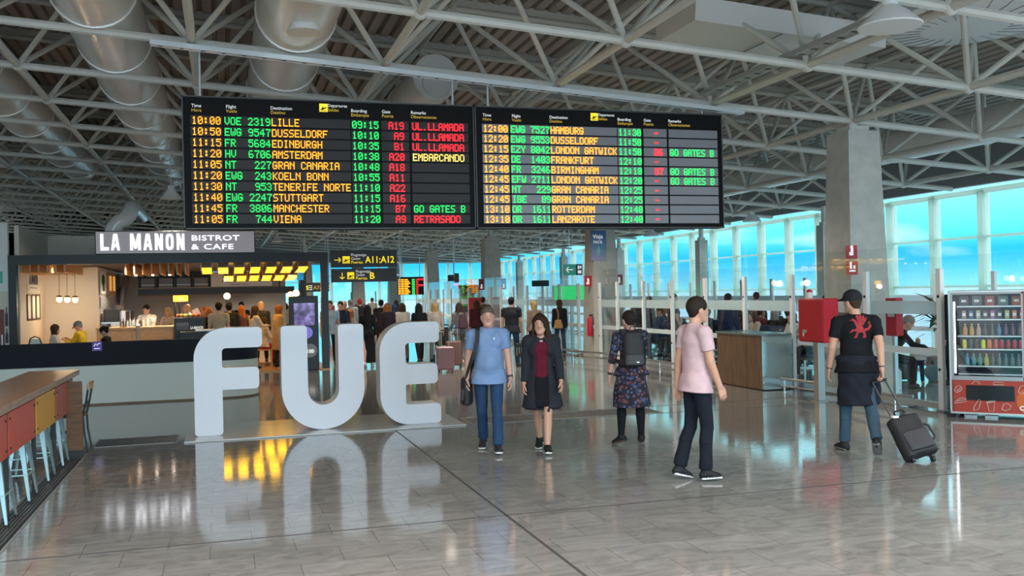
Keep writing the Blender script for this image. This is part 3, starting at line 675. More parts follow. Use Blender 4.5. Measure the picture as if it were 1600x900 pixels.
# wall pictures left
def on_left_wall(name, label, cat, y0, y1, z0, z1):
    return thing(name, label, cat, (-4.65, y0, z0)), y1-y0, z1-z0
t, w, h = on_left_wall('wall_poster', 'white poster reading LA MANON on the left bistro wall', 'poster', 26.3, 27.9, 2.16, 2.72)
MB().bx(0, .012, 0, w, 0, h).build('sheet', M['white'], t)
text('lettering', 'LA MANON', .36, M['dark_grey'], t, (.016, .18, .2), (PI/2, 0, PI/2), sx=.62, off=.006); 
MB().bx(.012, .016, .3, 1.25, .10, .125).build('text_line', M['mid_grey'], t)
for k in range(3):
    t, w, h = on_left_wall('picture_frame', 'tall dark-framed white picture on the bistro wall, %s of three from the left' % ORD[k], 'picture', 26.2+k*.58, 26.74+k*.58, 1.45, 2.11)
    t['group'] = 'framed pictures'
    fr = MB(); e_ = .045
    for a in ((0, w, 0, e_), (0, w, h-e_, h), (0, e_, 0, h), (w-e_, w, 0, h)): fr.bx(0, .03, a[0], a[1], a[2], a[3])
    fr.build('frame', M['wood_dark'], t); MB().bx(0, .012, e_, w-e_, e_, h-e_).build('print', M['white'], t)
t = thing('wall_panel', 'dark red door panel at the far left edge', 'panel', (-5.3, BY+.03, .2)); MB().bx(0, .33, 0, .03, 0, 1.55).build('leaf', mat('dark_red', (.22, .05, .04), .5), t); MB().bx(.27, .30, -.02, 0, .7, .95).build('handle', M['steel'], t)
for k, (z, h) in enumerate(((1.35, .45), (.95, .34))):
    t = thing('wall_art', ('upper' if not k else 'lower')+' dark bottle-shaped graphic beside the black bistro post', 'wall art', (-4.92, BY+.045, z))
    MB().prism([(-.03, 0), (.03, 0), (.03, h*.6), (.01, h*.75), (.01, h), (-.01, h), (-.01, h*.75), (-.03, h*.6)], 0, .015).build('shape', mat('aubergine', (.06, .03, .08), .5), t)
t = thing('exit_sign', 'green exit sign on the white wall at the left edge', 'exit sign', (-5.16, BY-.01, 2.37)); MB().bx(-.1, .18, 0, .03, 0, .28).build('plate', M['exit_green'], t); MB().bx(-.05, .1, -.004, 0, .1, .18).build('pictogram', M['txt_white'], t)
# wooden ceiling slats
for k in range(6):
    x = -4.62+k*.19; t = thing('ceiling_slat', 'wooden ceiling slat over the pendant lamps, %s from the left' % ORD[k], 'slat', (x, 25.45, 2.62), 0, 'left wooden slats')
    MB().bx(-.018, .018, 0, 3.1, 0, .24).build('plank', M['wood'], t)
for k in range(8):
    x = -2.34+k*.205; t = thing('ceiling_slat', 'wooden ceiling slat over the bar counter, %s from the left' % ORD[k], 'slat', (x, 26.0, 2.55), 0, 'middle wooden slats')
    MB().bx(-.018, .018, 0, 2.6, 0, .31).build('plank', M['wood'], t)
    if k in (1, 3, 5): b = MB(); b.cyl((0, .5, -.0), (0, .5, -.03), .03); b.build('spotlight', M['lamp_on'], t); spot((0, .5, -.05), 90, parent=t)
def channel(x, y0, y1, z, label, grp):
    t = thing('channel_lamp', label, 'lamp', (x, y0, z), 0, grp); L = y1-y0; t.rotation_euler = (R(-4), 0, 0)
    for s in (-1, 1): MB().bx(s*.13-.014, s*.13+.014, 0, L, 0, .22).build('side_board', M['wood'], t)
    MB().bx(-.116, .116, .02, L-.02, .02, .04).build('light_panel', M['amber_lamp'], t)
    MB().bx(-.116, .116, 0, .016, .05, .21).build('end_board', M['wood_dark'], t)
for k in range(7): channel(-.38+k*.40, 25.5, 26.9, 2.635, 'wooden channel lamp with amber glow, front row, %s from the left' % ORD[k], 'front amber lamps')
for k in range(6): channel(.22+k*.34-.05, 27.4, 28.8, 2.46, 'wooden channel lamp with amber glow, back row, %s from the left' % ORD[k], 'back amber lamps')
def pendant(x, y, z, label, grp=None, r=.075, ceil=2.62):
    t = thing('pendant_lamp', label, 'pendant lamp', (x, y, z), 0, grp)
    b = MB(); b.ell((0, 0, 0), (r, r, r*1.05), 8); b.build('globe', M['globe'], t, True)
    b = MB(); b.lathe([(.02, r*1.35), (r*.75, r*1.3), (r*.95, r*.75), (r*.9, r*.7)], n=14); b.build('cap', M['wood_dark'], t, True)
    b = MB(); b.cyl((0, 0, r*1.3), (0, 0, ceil-z), .006, n=6); b.build('cord', M['black'], t)
    point((0, 0, -r*1.6), 9, rad=.06, parent=t); return t
for k, x in enumerate((-4.10, -3.91, -3.72)): pendant(x, 27.5, 1.97-.01*k, 'glowing amber pendant lamp in the cream corner, %s of three from the left' % ORD[k], 'amber pendants')
def post_lamp(x, y, z, label, two=False):
    t = thing('globe_lamp', label, 'lamp', (x, y, 0)); b = MB(); b.cyl((0, 0, .02), (0, 0, z-.06), .03); b.cyl((0, 0, .02), (0, 0, .05), .14); b.build('pole', M['black'], t)
    for s in ((-.09, .07) if two else (0,)): b = MB(); b.ell((s, -.0, z+(.05 if s > 0 else 0)), (.10, .10, .10), 8); b.build('globe', M['globe'], t, True)
    point((0, -.25, z+.02), 12, rad=.1, parent=t)
post_lamp(.12, 30.2, 1.96, 'glowing globe lamp on a black pole among the bistro guests'); post_lamp(2.0, 29.0, 1.95, 'glowing double globe lamp beside the black kiosk', True)
# bar counter, display case, menu wall
t = thing('bar_counter', 'wood-fronted bar counter behind the terrace wall', 'counter', (-3.1, 26.5, .02)); 
for k in range(2): MB().bx(k*.86+.0, k*.86+.85 if k == 0 else 1.84, 0, .03, 0, 1.14).build('front_panel', M['wood'], t)
MB().bx(0, 1.84, .03, .7, 0, 1.14).build('cabinet', M['wood'], t); MB().bbox(-.02, 1.86, -.02, .72, 1.14, 1.19, .006).build('worktop', M['wood'], t)
t = thing('beer_tap', 'chrome tap column standing before the bar counter', 'tap', (-2.1, 26.3, .02)); b = MB(); b.lathe([(.1, 0), (.1, .05), (.05, .1), (.05, 1.2), (.07, 1.24), (.0, 1.3)], n=14); b.build('column', M['alu'], t, True)
t = thing('display_case', 'black counter display case with white LA MANON lettering', 'display case', (-1.22, 26.2, .02)); MB().bbox(0, .78, 0, .7, 0, 1.40, .01).build('case', M['black'], t)
MB().bx(.06, .36, -.01, 0, 1.08, 1.27).build('window', mat('case_glass', (.10, .12, .13), .1), t); text('lettering', 'LA MANON', .10, M['txt_white'], t, (.40, -.004, 1.1), sx=.6, off=.003)
MB().prism([(.48, .82), (.60, .82), (.62, .93), (.46, .93)], -.006, 0).build('cup_emblem', M['txt_white'], t)
cols = [(.6, .12, .03), (.7, .4, .05), (.55, .05, .04), (.65, .55, .2), (.2, .35, .08), (.75, .6, .5)]
for k in range(9):
    t2 = thing('fruit', '%s piece of fruit on the black display case, %s from the left' % (('orange', 'yellow', 'red', 'straw-coloured', 'green', 'pale')[k % 6], ORD[k]), 'fruit', (-1.12+.06*k, 26.40+.1*(k % 3), 1.465+.0*(k % 2)), 0, 'fruit on the display case')
    b = MB(); b.ell((0, 0, .005), (.05, .05, .05), 6); b.build('flesh', mat('fruit_%d' % k, cols[k % 6], .5), t2, True); b = MB(); b.cyl((0, 0, .05), (.005, 0, .075), .006, n=5); b.build('stem', M['wood_dark'], t2)
t = thing('leaflet', 'white and pink leaflet leaning on the display case', 'leaflet', (-.68, 26.72, 1.45)); b = MB(); b.box((0, 0, .09), (.17, .02, .2), rot=Matrix.Rotation(R(-28), 3, 'Y')); b.build('cover', mat('leaflet', (.8, .55, .5), .6), t)
t = thing('orange_lamp_sign', 'small ribbed orange lit canopy on two black poles above the display case', 'lit sign', (-1.25, 27.8, .02))
for x in (0, .11): MB().cyl((x, 0, 0), (x, 0, 1.85), .022).build('pole', M['black'], t)
MB().bx(-.05, .34, -.08, .1, 1.82, 1.97).build('canopy', M['wood'], t)
for k in range(8): MB().bx(-.04+k*.048, -.012+k*.048, -.1, -.08, 1.82, 1.98).build('rib', M['amber_lamp'], t)
point((.15, -.25, 1.78), 6, parent=t)
# menu wall and machines along the bar
def on_bar(name, label, cat, y, z): return thing(name, label, cat, (-3.285, y, z))
t = on_bar('picture_frame', 'white framed plant picture on the bar wall', 'picture', 29.0, 2.1); MB().bx(0, .02, 0, 1.3, 0, .62).build('frame', M['white'], t)
b = MB(); b.ell((.03, .6, .38), (.02, .35, .18), 7); b.build('leaves', mat('leaf_dark', (.02, .05, .02), .6), t, True); MB().bx(.02, .05, .5, .75, .08, .22).build('pot', M['wood_dark'], t)
t = on_bar('menu_board', 'orange lit menu board on the bar wall', 'menu board', 31.0, 2.05)
for k in range(2): MB().bx(.0, .03, k*1.0, k*1.0+.85, 0, .72).build('panel', M['wood'], t); MB().bx(.03, .035, k+.1, k+.7, .15, .6).build('print', mat('menu_print%d' % k, (.5, .25, .05), .5, emit=(1, .5, .1), es=.5), t)
t = on_bar('menu_screen', 'dark tilted menu screen at the end of the bar wall', 'screen', 33.3, 1.75); b = MB(); b.box((.15, .8, .5), (.04, 1.6, 1.0), rot=Matrix.Rotation(R(9), 3, 'Y')); b.build('screen', M['dark_grey'], t); MB().bx(0, .14, .7, .9, .4, .6).build('bracket', M['black'], t)
for k, (y, z, w, h) in enumerate(((29.0, 1.72, 1.3, .30), (30.5, 1.72, .9, .26))):
    t = on_bar('menu_sheet', ('left' if not k else 'right')+' grey printed menu sheet under the plant picture', 'menu', y, z); MB().bx(0, .015, 0, w, 0, h).build('sheet', mat('menu_grey%d' % k, (.5, .48, .46), .6), t)
    for q in range(4): MB().bx(.015, .018, .1, w-.1, .05+q*.055, .07+q*.055).build('text_line', M['mid_grey'], t)
t = thing('bar_cabinet', 'back bar cabinet along the tiled bar wall', 'cabinet', (-3.28, 29.0, .02)); MB().bx(0, .55, 0, 6.6, 0, .92).build('cabinet', M['tile'], t); MB().bbox(0, .58, -.02, 6.62, .92, .96, .006).build('worktop', M['white'], t)
for k in range(5): MB().bx(.55, .57, .1+k*1.3, 1.3+k*1.3, .08, .85).build('door', M['cream'], t)
t = thing('microwave_oven', 'dark microwave oven on the back bar, left', 'oven', (-3.22, 29.1, 1.30)); MB().bbox(0, .4, 0, .7, 0, .36, .01).build('body', M['dark_grey'], t); MB().bx(.4, .41, .05, .48, .05, .3).build('door', M['black_gloss'], t); MB().bx(.41, .43, .5, .53, .06, .3).build('handle', M['steel'], t)
t2 = thing('shelf_bracket', 'steel shelf carrying the microwave oven', 'shelf', (-3.28, 29.05, 1.26)); MB().bx(0, .5, 0, .8, 0, .04).build('board', M['steel'], t2)
for k, y in enumerate((30.6, 32.2)):
    t = thing('coffee_machine', ('large white and black coffee machine on the back bar' if not k else 'second coffee machine further along the back bar'), 'coffee machine', (-3.2, y, .98))
    MB().bbox(0, .42, 0, 1.2, .1, .62, .03).build('body', M['white_gloss'], t); MB().bx(.42, .44, .15, .6, .25, .58).build('window', M['black_gloss'], t); MB().bx(.42, .44, .7, 1.1, .25, .58).build('panel', M['wood_dark'], t)
    for q in range(4): MB().cyl((.1+(q % 2)*.22, .1+(q//2)*1.0, 0), (.1+(q % 2)*.22, .1+(q//2)*1.0, .1), .03).build('foot', M['black'], t)
    MB().bx(.05, .5, .1, 1.1, .1, .13).build('drip_tray', M['steel'], t)
    for q in range(2): b = MB(); b.cyl((.46, .3+.5*q, .2), (.62, .3+.5*q, .2), .02); b.cyl((.44, .3+.5*q, .24), (.44, .3+.5*q, .16), .045); b.build('portafilter', M['black'], t)
rnd = random.Random(4)
for k in range(14):
    t = thing('bottle', 'bottle on the bar counter, %s from the left, in the clutter beside the barista' % ORD[k], 'bottle', (-2.55+k*.055, 26.75+.12*(k % 3), 1.21), 0, 'bottles on the bar')
    h = rnd.uniform(.16, .30); r = rnd.uniform(.022, .03); b = MB(); b.lathe([(r, 0), (r, h*.6), (r*.4, h*.75), (r*.4, h*.95)], n=10); b.build('glass_body', mat('bottle_%d' % k, rnd.choice([(.05, .03, .02), (.5, .3, .12), (.3, .33, .3), (.08, .05, .03), (.6, .5, .4)]), .25), t, True)
    b = MB(); b.cyl((0, 0, h*.95), (0, 0, h), r*.45); b.build('cap', M['black'], t)
# rear of the bistro: shelf of boxes and second shop sign
t = thing('shop_sign', 'white sign panel reading ZARAUZ at the rear of the bistro', 'shop sign', (-.36, 33.0, 2.28)); MB().bx(0, 1.94, 0, .06, 0, .45).build('panel', M['white'], t)
text('lettering', 'ZARAUZ', .30, M['dark_grey'], t, (.34, -.006, .16), sx=1.05, off=.006); MB().bx(.62, 1.25, -.004, 0, .06, .08).build('text_line', M['mid_grey'], t)
for xx in (.2, 1.7): MB().bx(xx, xx+.03, .01, .04, .45, .59).build('bracket', M['black'], t)
t = thing('awning', 'long dark awning board under the ZARAUZ sign', 'awning', (-2.6, 32.95, 2.05)); MB().bx(0, 4.9, 0, .05, 0, .20).build('board', M['black'], t); MB().bx(0, 4.9, .0, .3, -.03, 0).build('shelf', M['wood_dark'], t)
for xx in (.5, 4.4): MB().bx(xx, xx+.05, .02, .07, .2, .82).build('bracket', M['black'], t)
t = thing('wall_shelf', 'dark shelf with pale boxes above the bistro rear', 'shelf', (-2.6, 33.3, 2.26)); MB().bx(0, 2.2, 0, .3, 0, .03).build('board', M['wood'], t); MB().bx(0, 2.2, .28, .3, .03, .55).build('back_panel', M['black'], t)
for k in range(5): MB().bx(k*.55-.02, k*.55+.02, 0, .3, .03, .55).build('divider', M['black'], t)
for k in range(4):
    t2 = thing('storage_box', 'pale grey box on the rear bistro shelf, %s from the left' % ORD[k], 'box', (-2.6+.55*k+.06, 33.32, 2.295), 0, 'boxes on the rear shelf'); MB().bx(0, .43, 0, .24, 0, .3).build('body', M['mid_grey'], t2); MB().bx(0, .43, -.005, 0, .06, .1).build('label_strip', M['white'], t2)
# digital kiosk
def kiosk_screen():
    m = D.materials.new('kiosk_screen'); m.use_nodes = True; t = m.node_tree; b = t.nodes['Principled BSDF']
    c = t.nodes.new('ShaderNodeTexCoord'); n = t.nodes.new('ShaderNodeTexNoise'); n.inputs['Scale'].default_value = 5; r = t.nodes.new('ShaderNodeValToRGB')
    e = r.color_ramp.elements; e[0].position = .35; e[0].color = (.02, .02, .05, 1); e[1].position = .68; e[1].color = (.35, .30, .65, 1); x = e.new(.5); x.color = (.12, .07, .25, 1)
    t.links.new(c.outputs['Object'], n.inputs[0]); t.links.new(n.outputs[0], r.inputs[0]); t.links.new(r.outputs[0], b.inputs['Emission Color']); b.inputs['Emission Strength'].default_value = .8
    b.inputs['Base Color'].default_value = (.01, .01, .01, 1); b.inputs['Roughness'].default_value = .15; return m
M['kiosk_screen'] = kiosk_screen(); M['violet'] = mat('violet_glow', (.05, .04, .2), .3, emit=(.16, .12, .55), es=.8)
t = thing('digital_kiosk', 'tall black kiosk with a violet screen behind the letter U', 'kiosk', (1.60, 24.85, 0)); MB().bbox(0, .72, 0, .28, .03, 1.91, .01).build('housing', M['black'], t); MB().bx(.02, .70, .02, .26, 0, .03).build('foot', M['dark_grey'], t)
MB().bx(.11, .63, -.008, 0, 1.16, 1.73).build('screen', M['kiosk_screen'], t)
b = MB(); b.cyl((.42, -.008, .98), (.42, 0, .98), .15, n=24); b.build('round_screen', M['violet'], t)
b = MB(); b.lathe([(.16, -.006), (.175, -.006), (.175, 0), (.16, 0)], (.5, 0, .52), 28, axis='y'); b.build('emblem_ring', M['mid_grey'], t); text('lettering', '188', .13, M['txt_white'], t, (.40, -.004, .46), off=.004)
# signs seen through the right end of the bistro
t = thing('blue_sign', 'small bright blue double sign hanging inside the bistro frame', 'hanging sign', (2.26, 31.0, 2.42))
for k in range(2): MB().bx(0, .2, 0, .02, k*.2, k*.2+.18).build('panel', mat('blue_sign%d' % k, (.02, .2, .42), .5, emit=(.02, .3, .6), es=.6), t)
MB().cyl((.1, .01, .3), (.1, .01, .50), .008).build('wire', M['steel'], t)
# bistro table, bench, chair
t = thing('cafe_table', 'round wood cafe table behind the terrace wall on the left', 'table', (-4.0, 26.35, .02)); b = MB(); b.cyl((0, 0, .70), (0, 0, .74), .36, n=24); b.build('tabletop', M['wood'], t); b = MB(); b.cyl((0, 0, 0), (0, 0, .7), .03); b.cyl((0, 0, 0), (0, 0, .03), .22); b.build('pedestal', M['black'], t)
def oval_chair(loc, rz, label):
    t = thing('cafe_chair', label, 'chair', loc, rz); b = MB(); b.cyl((0, 0, .44), (0, 0, .48), .2, n=20); b.build('seat', M['wood_dark'], t)
    for sx in (-1, 1):
        for sy in (-1, 1): MB().cyl((sx*.14, sy*.14, .45), (sx*.19, sy*.19, 0), .014, n=8).build('leg', M['black'], t)
    b = MB(); b.tube([(-.17, -.17, .46), (-.18, -.22, .75), (-.1, -.25, 1.02), (0, -.255, 1.06), (.1, -.25, 1.02), (.18, -.22, .75), (.17, -.17, .46)], .016, 8); b.build('back_frame', M['black'], t, True)
    b = MB(); b.prism([(-.15, .55), (.15, .55), (.165, .75), (.09, 1.0), (-.09, 1.0), (-.165, .75)], -.235, -.22); b.build('back_panel', M['white'], t); return t
oval_chair((-4.32, 25.65, .02), R(-5), 'chair with a white oval back and black rim in the left bistro corner')
t = thing('wooden_stool', 'low wooden box stool beside the seated woman in red trousers', 'stool', (1.05, 27.3, .02))
MB().bx(-.22, .22, -.2, .2, .42, .46).build('seat', M['wood'], t); MB().bx(-.22, -.18, -.2, .2, 0, .42).build('side_board', M['wood'], t); MB().bx(.18, .22, -.2, .2, 0, .42).build('side_board', M['wood'], t); MB().bx(-.18, .18, -.02, .02, .04, .08).build('stretcher', M['wood'], t)
t = thing('cafe_table', 'square wooden cafe table behind the gap of the letters F and U', 'table', (1.35, 28.0, .02)); MB().bbox(-.4, .4, -.35, .35, .70, .74, .006).build('tabletop', M['wood'], t); b = MB(); b.cyl((0, 0, 0), (0, 0, .7), .035); b.bx(-.25, .25, -.25, .25, 0, .02); b.build('pedestal', M['black'], t)
t = thing('service_counter', 'low black service counter with a white top left behind the letter F', 'counter', (-1.0, 24.0, 0)); MB().bbox(0, 1.5, 0, .5, 0, 1.12, .01).build('cabinet', M['black'], t); MB().bbox(.35, 1.5, -.02, .5, 1.12, 1.16, .006).build('worktop', M['white'], t)
# ------------------------------------------------------------------ bar table with coloured panels at the left
t = thing('bar_table', 'long high bar table with wood top and red and orange panels at the left', 'table', (-2.1, 10, 0))
MB().bbox(-.30, .30, -4, 3.55, .95, 1.02, .006).build('tabletop', M['table_wood'], t)
PC = [(.56, .07, .045), (.54, .075, .045), (.58, .075, .04), (.74, .33, .03), (.46, .115, .08)]
ys = [5.4, 6.7, 8.0, 9.3, 10.6, 11.8, 13.1]
for k in range(6):
    y0, y1 = ys[k]-10+.035, ys[k+1]-10-.035; c = PC[max(0, k-1)]
    o = MB().bx(.262, .28, max(y0, -4), y1, .56, .935).build('front_panel', mat('panel_%d' % k, c, .4), t)
    for (yy, zz) in ((y0+.06, .62), (y0+.06, .88), (y1-.06, .62), (y1-.06, .88)):
        MB().cyl((.28, yy, zz), (.288, yy, zz), .012, n=8).build('screw', M['black'], o)
for y in ys[1:]: MB().bx(.235, .275, y-10-.02, y-10+.02, 0, .95).build('leg', M['black'], t)
for y in ys[1:]: MB().bx(-.27, -.23, y-10-.02, y-10+.02, 0, .95).build('leg', M['black'], t)
MB().bx(-.25, .24, 3.08, 3.12, .25, .29).build('stretcher', M['black'], t)
MB().bx(.26, .44, 2.66, 2.70, .10, .93).build('end_board', M['wood_dark'], t); MB().bx(.26, .44, 2.655, 2.705, 0, .10).build('end_foot', M['black'], t)
M['pale_metal'] = mat('pale_blue_metal', (.36, .50, .53), .3, .55)
def bar_stool(x, y, label):
    t = thing('bar_stool', label, 'bar stool', (x, y, 0), 0, 'metal bar stools')
    b = MB(); b.bbox(-.15, .15, -.15, .15, .74, .77, .012); b.build('seat', M['pale_metal'], t)
    for sx in (-1, 1):
        for sy in (-1, 1):
            b = MB(); P0 = Vector((sx*.13, sy*.13, .75)); P1 = Vector((sx*.205, sy*.205, .015)); d = (P1-P0)
            # tapered pressed-steel leg
            for (a, w) in ((0, .062), (1, .020)):
                p = P0+d*a
                b.v += [tuple(p+Vector((-w*sx*1, 0, 0))), tuple(p+Vector((0, 0, 0))), tuple(p+Vector((0, -w*sy, 0))), tuple(p+Vector((-w*.3*sx, -w*.3*sy, 0)))]
            b.f += [(0, 1, 5, 4), (1, 2, 6, 5), (2, 3, 7, 6), (3, 0, 4, 7), (0, 1, 2, 3), (4, 5, 6, 7)]; b.m += [0]*6
            lg = b.build('leg', M['pale_metal'], t); MB().cyl((P1.x-sx*.008, P1.y-sy*.008, 0), (P1.x-sx*.008, P1.y-sy*.008, .03), .016, n=8).build('rubber_foot', M['black'], lg)
    for (a, c) in (((-1, -1), (1, -1)), ((-1, 1), (1, 1)), ((-1, -1), (-1, 1)), ((1, -1), (1, 1))):
        MB().bar((a[0]*.178, a[1]*.178, .27), (c[0]*.178, c[1]*.178, .27), .010, .012).build('footrest', M['pale_metal'], t)
for k, y in enumerate((12.2, 11.25, 10.2, 9.2, 8.2)): bar_stool(-1.98, y, 'pale metal bar stool under the bar table, %s from the far end' % ORD[k])
t = thing('metal_chair', 'dark metal chair with wooden top rail at the far end of the bar table', 'chair', (-1.92, 13.42, 0), PI/2)
MB().bbox(-.2, .2, -.2, .2, .43, .46, .008).build('seat', M['wood_dark'], t)
for sx in (-1, 1):
    b = MB(); b.tube([(sx*.18, -.24, 0), (sx*.18, -.20, .25), (sx*.18, -.19, .45), (sx*.18, -.23, .62), (sx*.18, -.27, .86)], .013, 8); b.build('leg', M['black'], t, True)
    MB().cyl((sx*.17, .17, .44), (sx*.18, .2, 0), .013).build('leg', M['black'], t)
b = MB(); b.bar((-.2, -.265, .82), (.2, -.265, .82), .02, .09); b.build('top_rail', M['wood'], t); MB().bar((-.18, -.22, .6), (.18, -.22, .6), .015, .03).build('back_rail', M['black'], t)

for k, (x, y) in enumerate(((-2.4, 29.6), (-.6, 29.6), (1.2, 29.9), (-2.2, 33.8), (-.4, 34.4), (1.3, 34.4), (-2.2, 25.9), (-3.9, 26.1))):  # downlights added here to brighten the bistro interior
    t = thing('added_spotlight', 'small recessed spotlight in the dark bistro ceiling, %s from front left' % ORD[k], 'spotlight', (x, y, 2.835), 0, 'bistro spotlights')
    b = MB(); b.lathe([(.05, 0), (.06, 0), (.06, .025), (.05, .025)], n=14); b.build('ring', M['alu'], t); b = MB(); b.cyl((0, 0, .012), (0, 0, .02), .05, n=14); b.build('lens', M['lamp_on'], t)
    spot((0, 0, -.02), 150 if y > 27 else 60, (1, .84, .66), 2.3, .05, t)
# ------------------------------------------------------------------ glass partition of the waiting area
GX = 10.05
postY = [11.65, 13.33, 15.46, 17.14, 18.8, 20.4, 22.0, 23.66, 24.9]+[26.6+1.65*i for i in range(16)]
def gpost(x, y, label, grp, parts=True):
    t = thing('barrier_post', label, 'glass wall post', (x, y, 0), 0, grp)
    MB().bbox(-.035, .035, -.05, .05, .02, 2.1, .008).build('upright', M['post_white'], t)
    MB().bbox(-.06, .06, -.075, .075, 0, .02, .004).build('base_plate', M['steel'], t)
    if parts:
        for z in (1.69, .62):
            MB().cyl((-.045, .0, z), (.06, .0, z), .022, n=10).build('glass_clamp', M['black'], t)
    return t
def gpane(x, y0, y1, label, grp):
    t = thing('glass_panel', label, 'glass panel', (x, y0, 0), 0, grp); L = y1-y0
    MB().bx(.045, .057, 0.025, L-.025, .12, 2.46).build('pane', M['glass'], t)
    MB().bx(.040, .0445, .052, L-.052, 1.42, 1.62).build('frosted_band', M['frost'], t); MB().bx(.040, .0445, .052, L-.052, .81, .915).build('frosted_band', M['frost_white'], t)
    MB().bx(.02, .08, .078, L-.078, .03, .12).build('bottom_rail', M['alu'], t)
    MB().bx(.02, .08, .08, .14, 0, .03).build('rail_foot', M['alu'], t); MB().bx(.02, .08, L-.14, L-.08, 0, .03).build('rail_foot', M['alu'], t)
    return t
for k, y in enumerate(postY): gpost(GX, y, 'white post of the front glass wall, %s counted from the vending machine' % ORD[k], 'front glass wall posts', k < 16)
for k in range(len(postY)-1): gpane(GX, postY[k], postY[k+1], 'glass panel of the front glass wall, %s counted from the vending machine' % ORD[k], 'front glass wall panels')
y2 = [14.2+1.65*i for i in range(20)]
for k, y in enumerate(y2): gpost(15.0, y, 'white post of the rear glass wall by the windows, %s from the near end' % ORD[k], 'rear glass wall posts', False)
for k in range(len(y2)-1): gpane(15.0, y2[k], y2[k+1], 'glass panel of the rear glass wall by the windows, %s from the near end' % ORD[k], 'rear glass wall panels')
xs = [2.9+1.45*i for i in range(5)]
for k, x in enumerate(xs): gpost(x, 57.0, 'white post of the far gate barrier, %s from the left' % ORD[k], 'far gate posts', False)
def rail(pts, label, legs):
    t = thing('guard_rail', label, 'guard rail', (0, 0, 0)); b = MB(); b.tube([(x, y, .24) for (x, y) in pts], .024, 10); b.build('top_rail', M['steel'], t, True)
    b = MB(); b.tube([(x, y, .11) for (x, y) in pts], .016, 8); b.build('lower_rail', M['steel'], t, True)
    for (x, y) in legs:
        b = MB(); b.cyl((x, y, 0), (x, y, .24), .018); b.cyl((x, y, 0), (x, y, .012), .045); b.build('leg', M['steel'], t)
    return t
rail([(9.62, 11.75), (9.5, 12.0), (9.45, 12.3), (9.45, 13.1)], 'short steel guard rail beside the vending machine', [(9.5, 12.0), (9.45, 13.0)])
rail([(9.6, 14.05), (9.55, 15.1)], 'short steel guard rail between the red cabinet and the bin station', [(9.6, 14.1), (9.55, 15.0)])
ys_ = [17.3+1.35*i for i in range(5)]
rail([(9.5, 17.25), (9.45, 23.6), (9.3, 24.2), (9.15, 24.6), (9.15, 26.2), (9.3, 26.6), (9.5, 27.0), (9.6, 36.5)], 'long steel guard rail along the glass wall around the poster column', [(9.5, y) for y in ys_]+[(9.15, 24.7), (9.15, 26.1), (9.55, 30), (9.58, 33), (9.6, 36)])
# bin station
t = thing('bin_station', 'walnut-fronted recycling bin station with a slotted glossy grey top', 'bin station', (9.33, 15.36, 0)); Wx, Ly, Hh = .62, 1.66, 1.0
MB().bx(.02, Wx-.01, .02, Ly, .02, Hh-.01).build('carcass', M['mid_grey'], t)
for k in range(3): MB().bx(0, .02, .01+k*.55, .545+k*.55, .02, Hh-.01).build('door', M['walnut'], t)
M['mirror_steel'] = mat('polished_side', (.45, .55, .57), .12, .75)
MB().bx(0, Wx, 0, .02, .02, Hh-.01).build('side_panel', M['mirror_steel'], t); MB().bx(.03, Wx-.03, .04, Ly-.02, 0, .02).build('foot', M['black'], t)
M['top_grey'] = mat('bin_top', (.20, .28, .28), .12, .3)
tp = MB().bbox(-.02, Wx, -.02, Ly+.02, Hh-.01, Hh+.03, .008).build('worktop', M['top_grey'], t)
for k in range(3): MB().bx(.14, .48, .12+k*.55, .30+k*.55, Hh+.028, Hh+.033).build('slot', M['black'], tp)
# red cabinets
t = thing('fire_cabinet', 'red steel cabinet on a grey post in front of the glass wall', 'red cabinet', (9.28, 13.55, 0))
MB().bbox(-.06, .06, -.07, .07, .015, .98, .006).build('post', M['steel'], t); MB().bx(-.1, .1, -.1, .1, 0, .015).build('base_plate', M['steel'], t)
MB().bbox(-.14, .14, -.36, .34, .97, 1.68, .012).build('box', M['red'], t); o = MB().bbox(-.155, -.14, -.34, .32, .99, 1.66, .006).build('door', M['red'], t); MB().bx(-.165, -.155, .10, .20, 1.12, 1.17).build('latch', M['alu'], o); MB().bx(-.163, -.155, .17, .20, 1.06, 1.15).build('label_strip', M['white'], o)
b = MB(); b.lathe([(.05, 0), (.05, .10)], (0, .22, 1.68), 14); b.build('beacon_base', M['white'], t, True); b = MB(); b.lathe([(.052, .0), (.05, .03), (.02, .05)], (0, .22, 1.78), 14); b.build('beacon', M['red'], t, True)
t = thing('fire_cabinet', 'smaller red cabinet with a white label behind the glass beside the cap man', 'red cabinet', (10.36, 13.05, 0))
MB().bbox(-.07, .07, -.13, .13, 1.05, 1.66, .01).build('box', M['red'], t); MB().bx(-.074, -.07, -.09, .07, 1.36, 1.43).build('label_strip', M['white'], t); MB().bx(-.03, .03, -.03, .03, 0, 1.05).build('post', M['steel'], t)
t = thing('fire_extinguisher', 'red fire extinguisher on the left side of the poster column', 'fire extinguisher', (9.78, 25.0, .62)); b = MB(); b.lathe([(.075, 0), (.08, .02), (.08, .42), (.05, .5), (.025, .53), (.025, .57)], n=16); b.build('cylinder', M['red'], t, True); b = MB(); b.bx(-.02, .09, -.015, .015, .57, .60); b.tube([(.03, 0, .57), (.1, 0, .5), (.1, 0, .2)], .012, 6); b.build('valve', M['black'], t); MB().bx(.07, .16, -.02, .02, .2, .3).build('bracket', M['steel'], t)
t = thing('tv_screen', 'long dark monitor hanging near the glass wall, above the woman in burgundy', 'screen', (9.42, 29.0, 2.05)); MB().bbox(0, .56, 0, .08, 0, .19, .01).build('panel', M['black'], t); b = MB(); zt = zb(9.7, 29)-2.05; b.cyl((.28, .04, .18), (.28, .04, zt), .015); b.cyl((.28, .04, zt), (.28, -.85, zt), .015); b.build('hanging_pole', M['steel'], t)
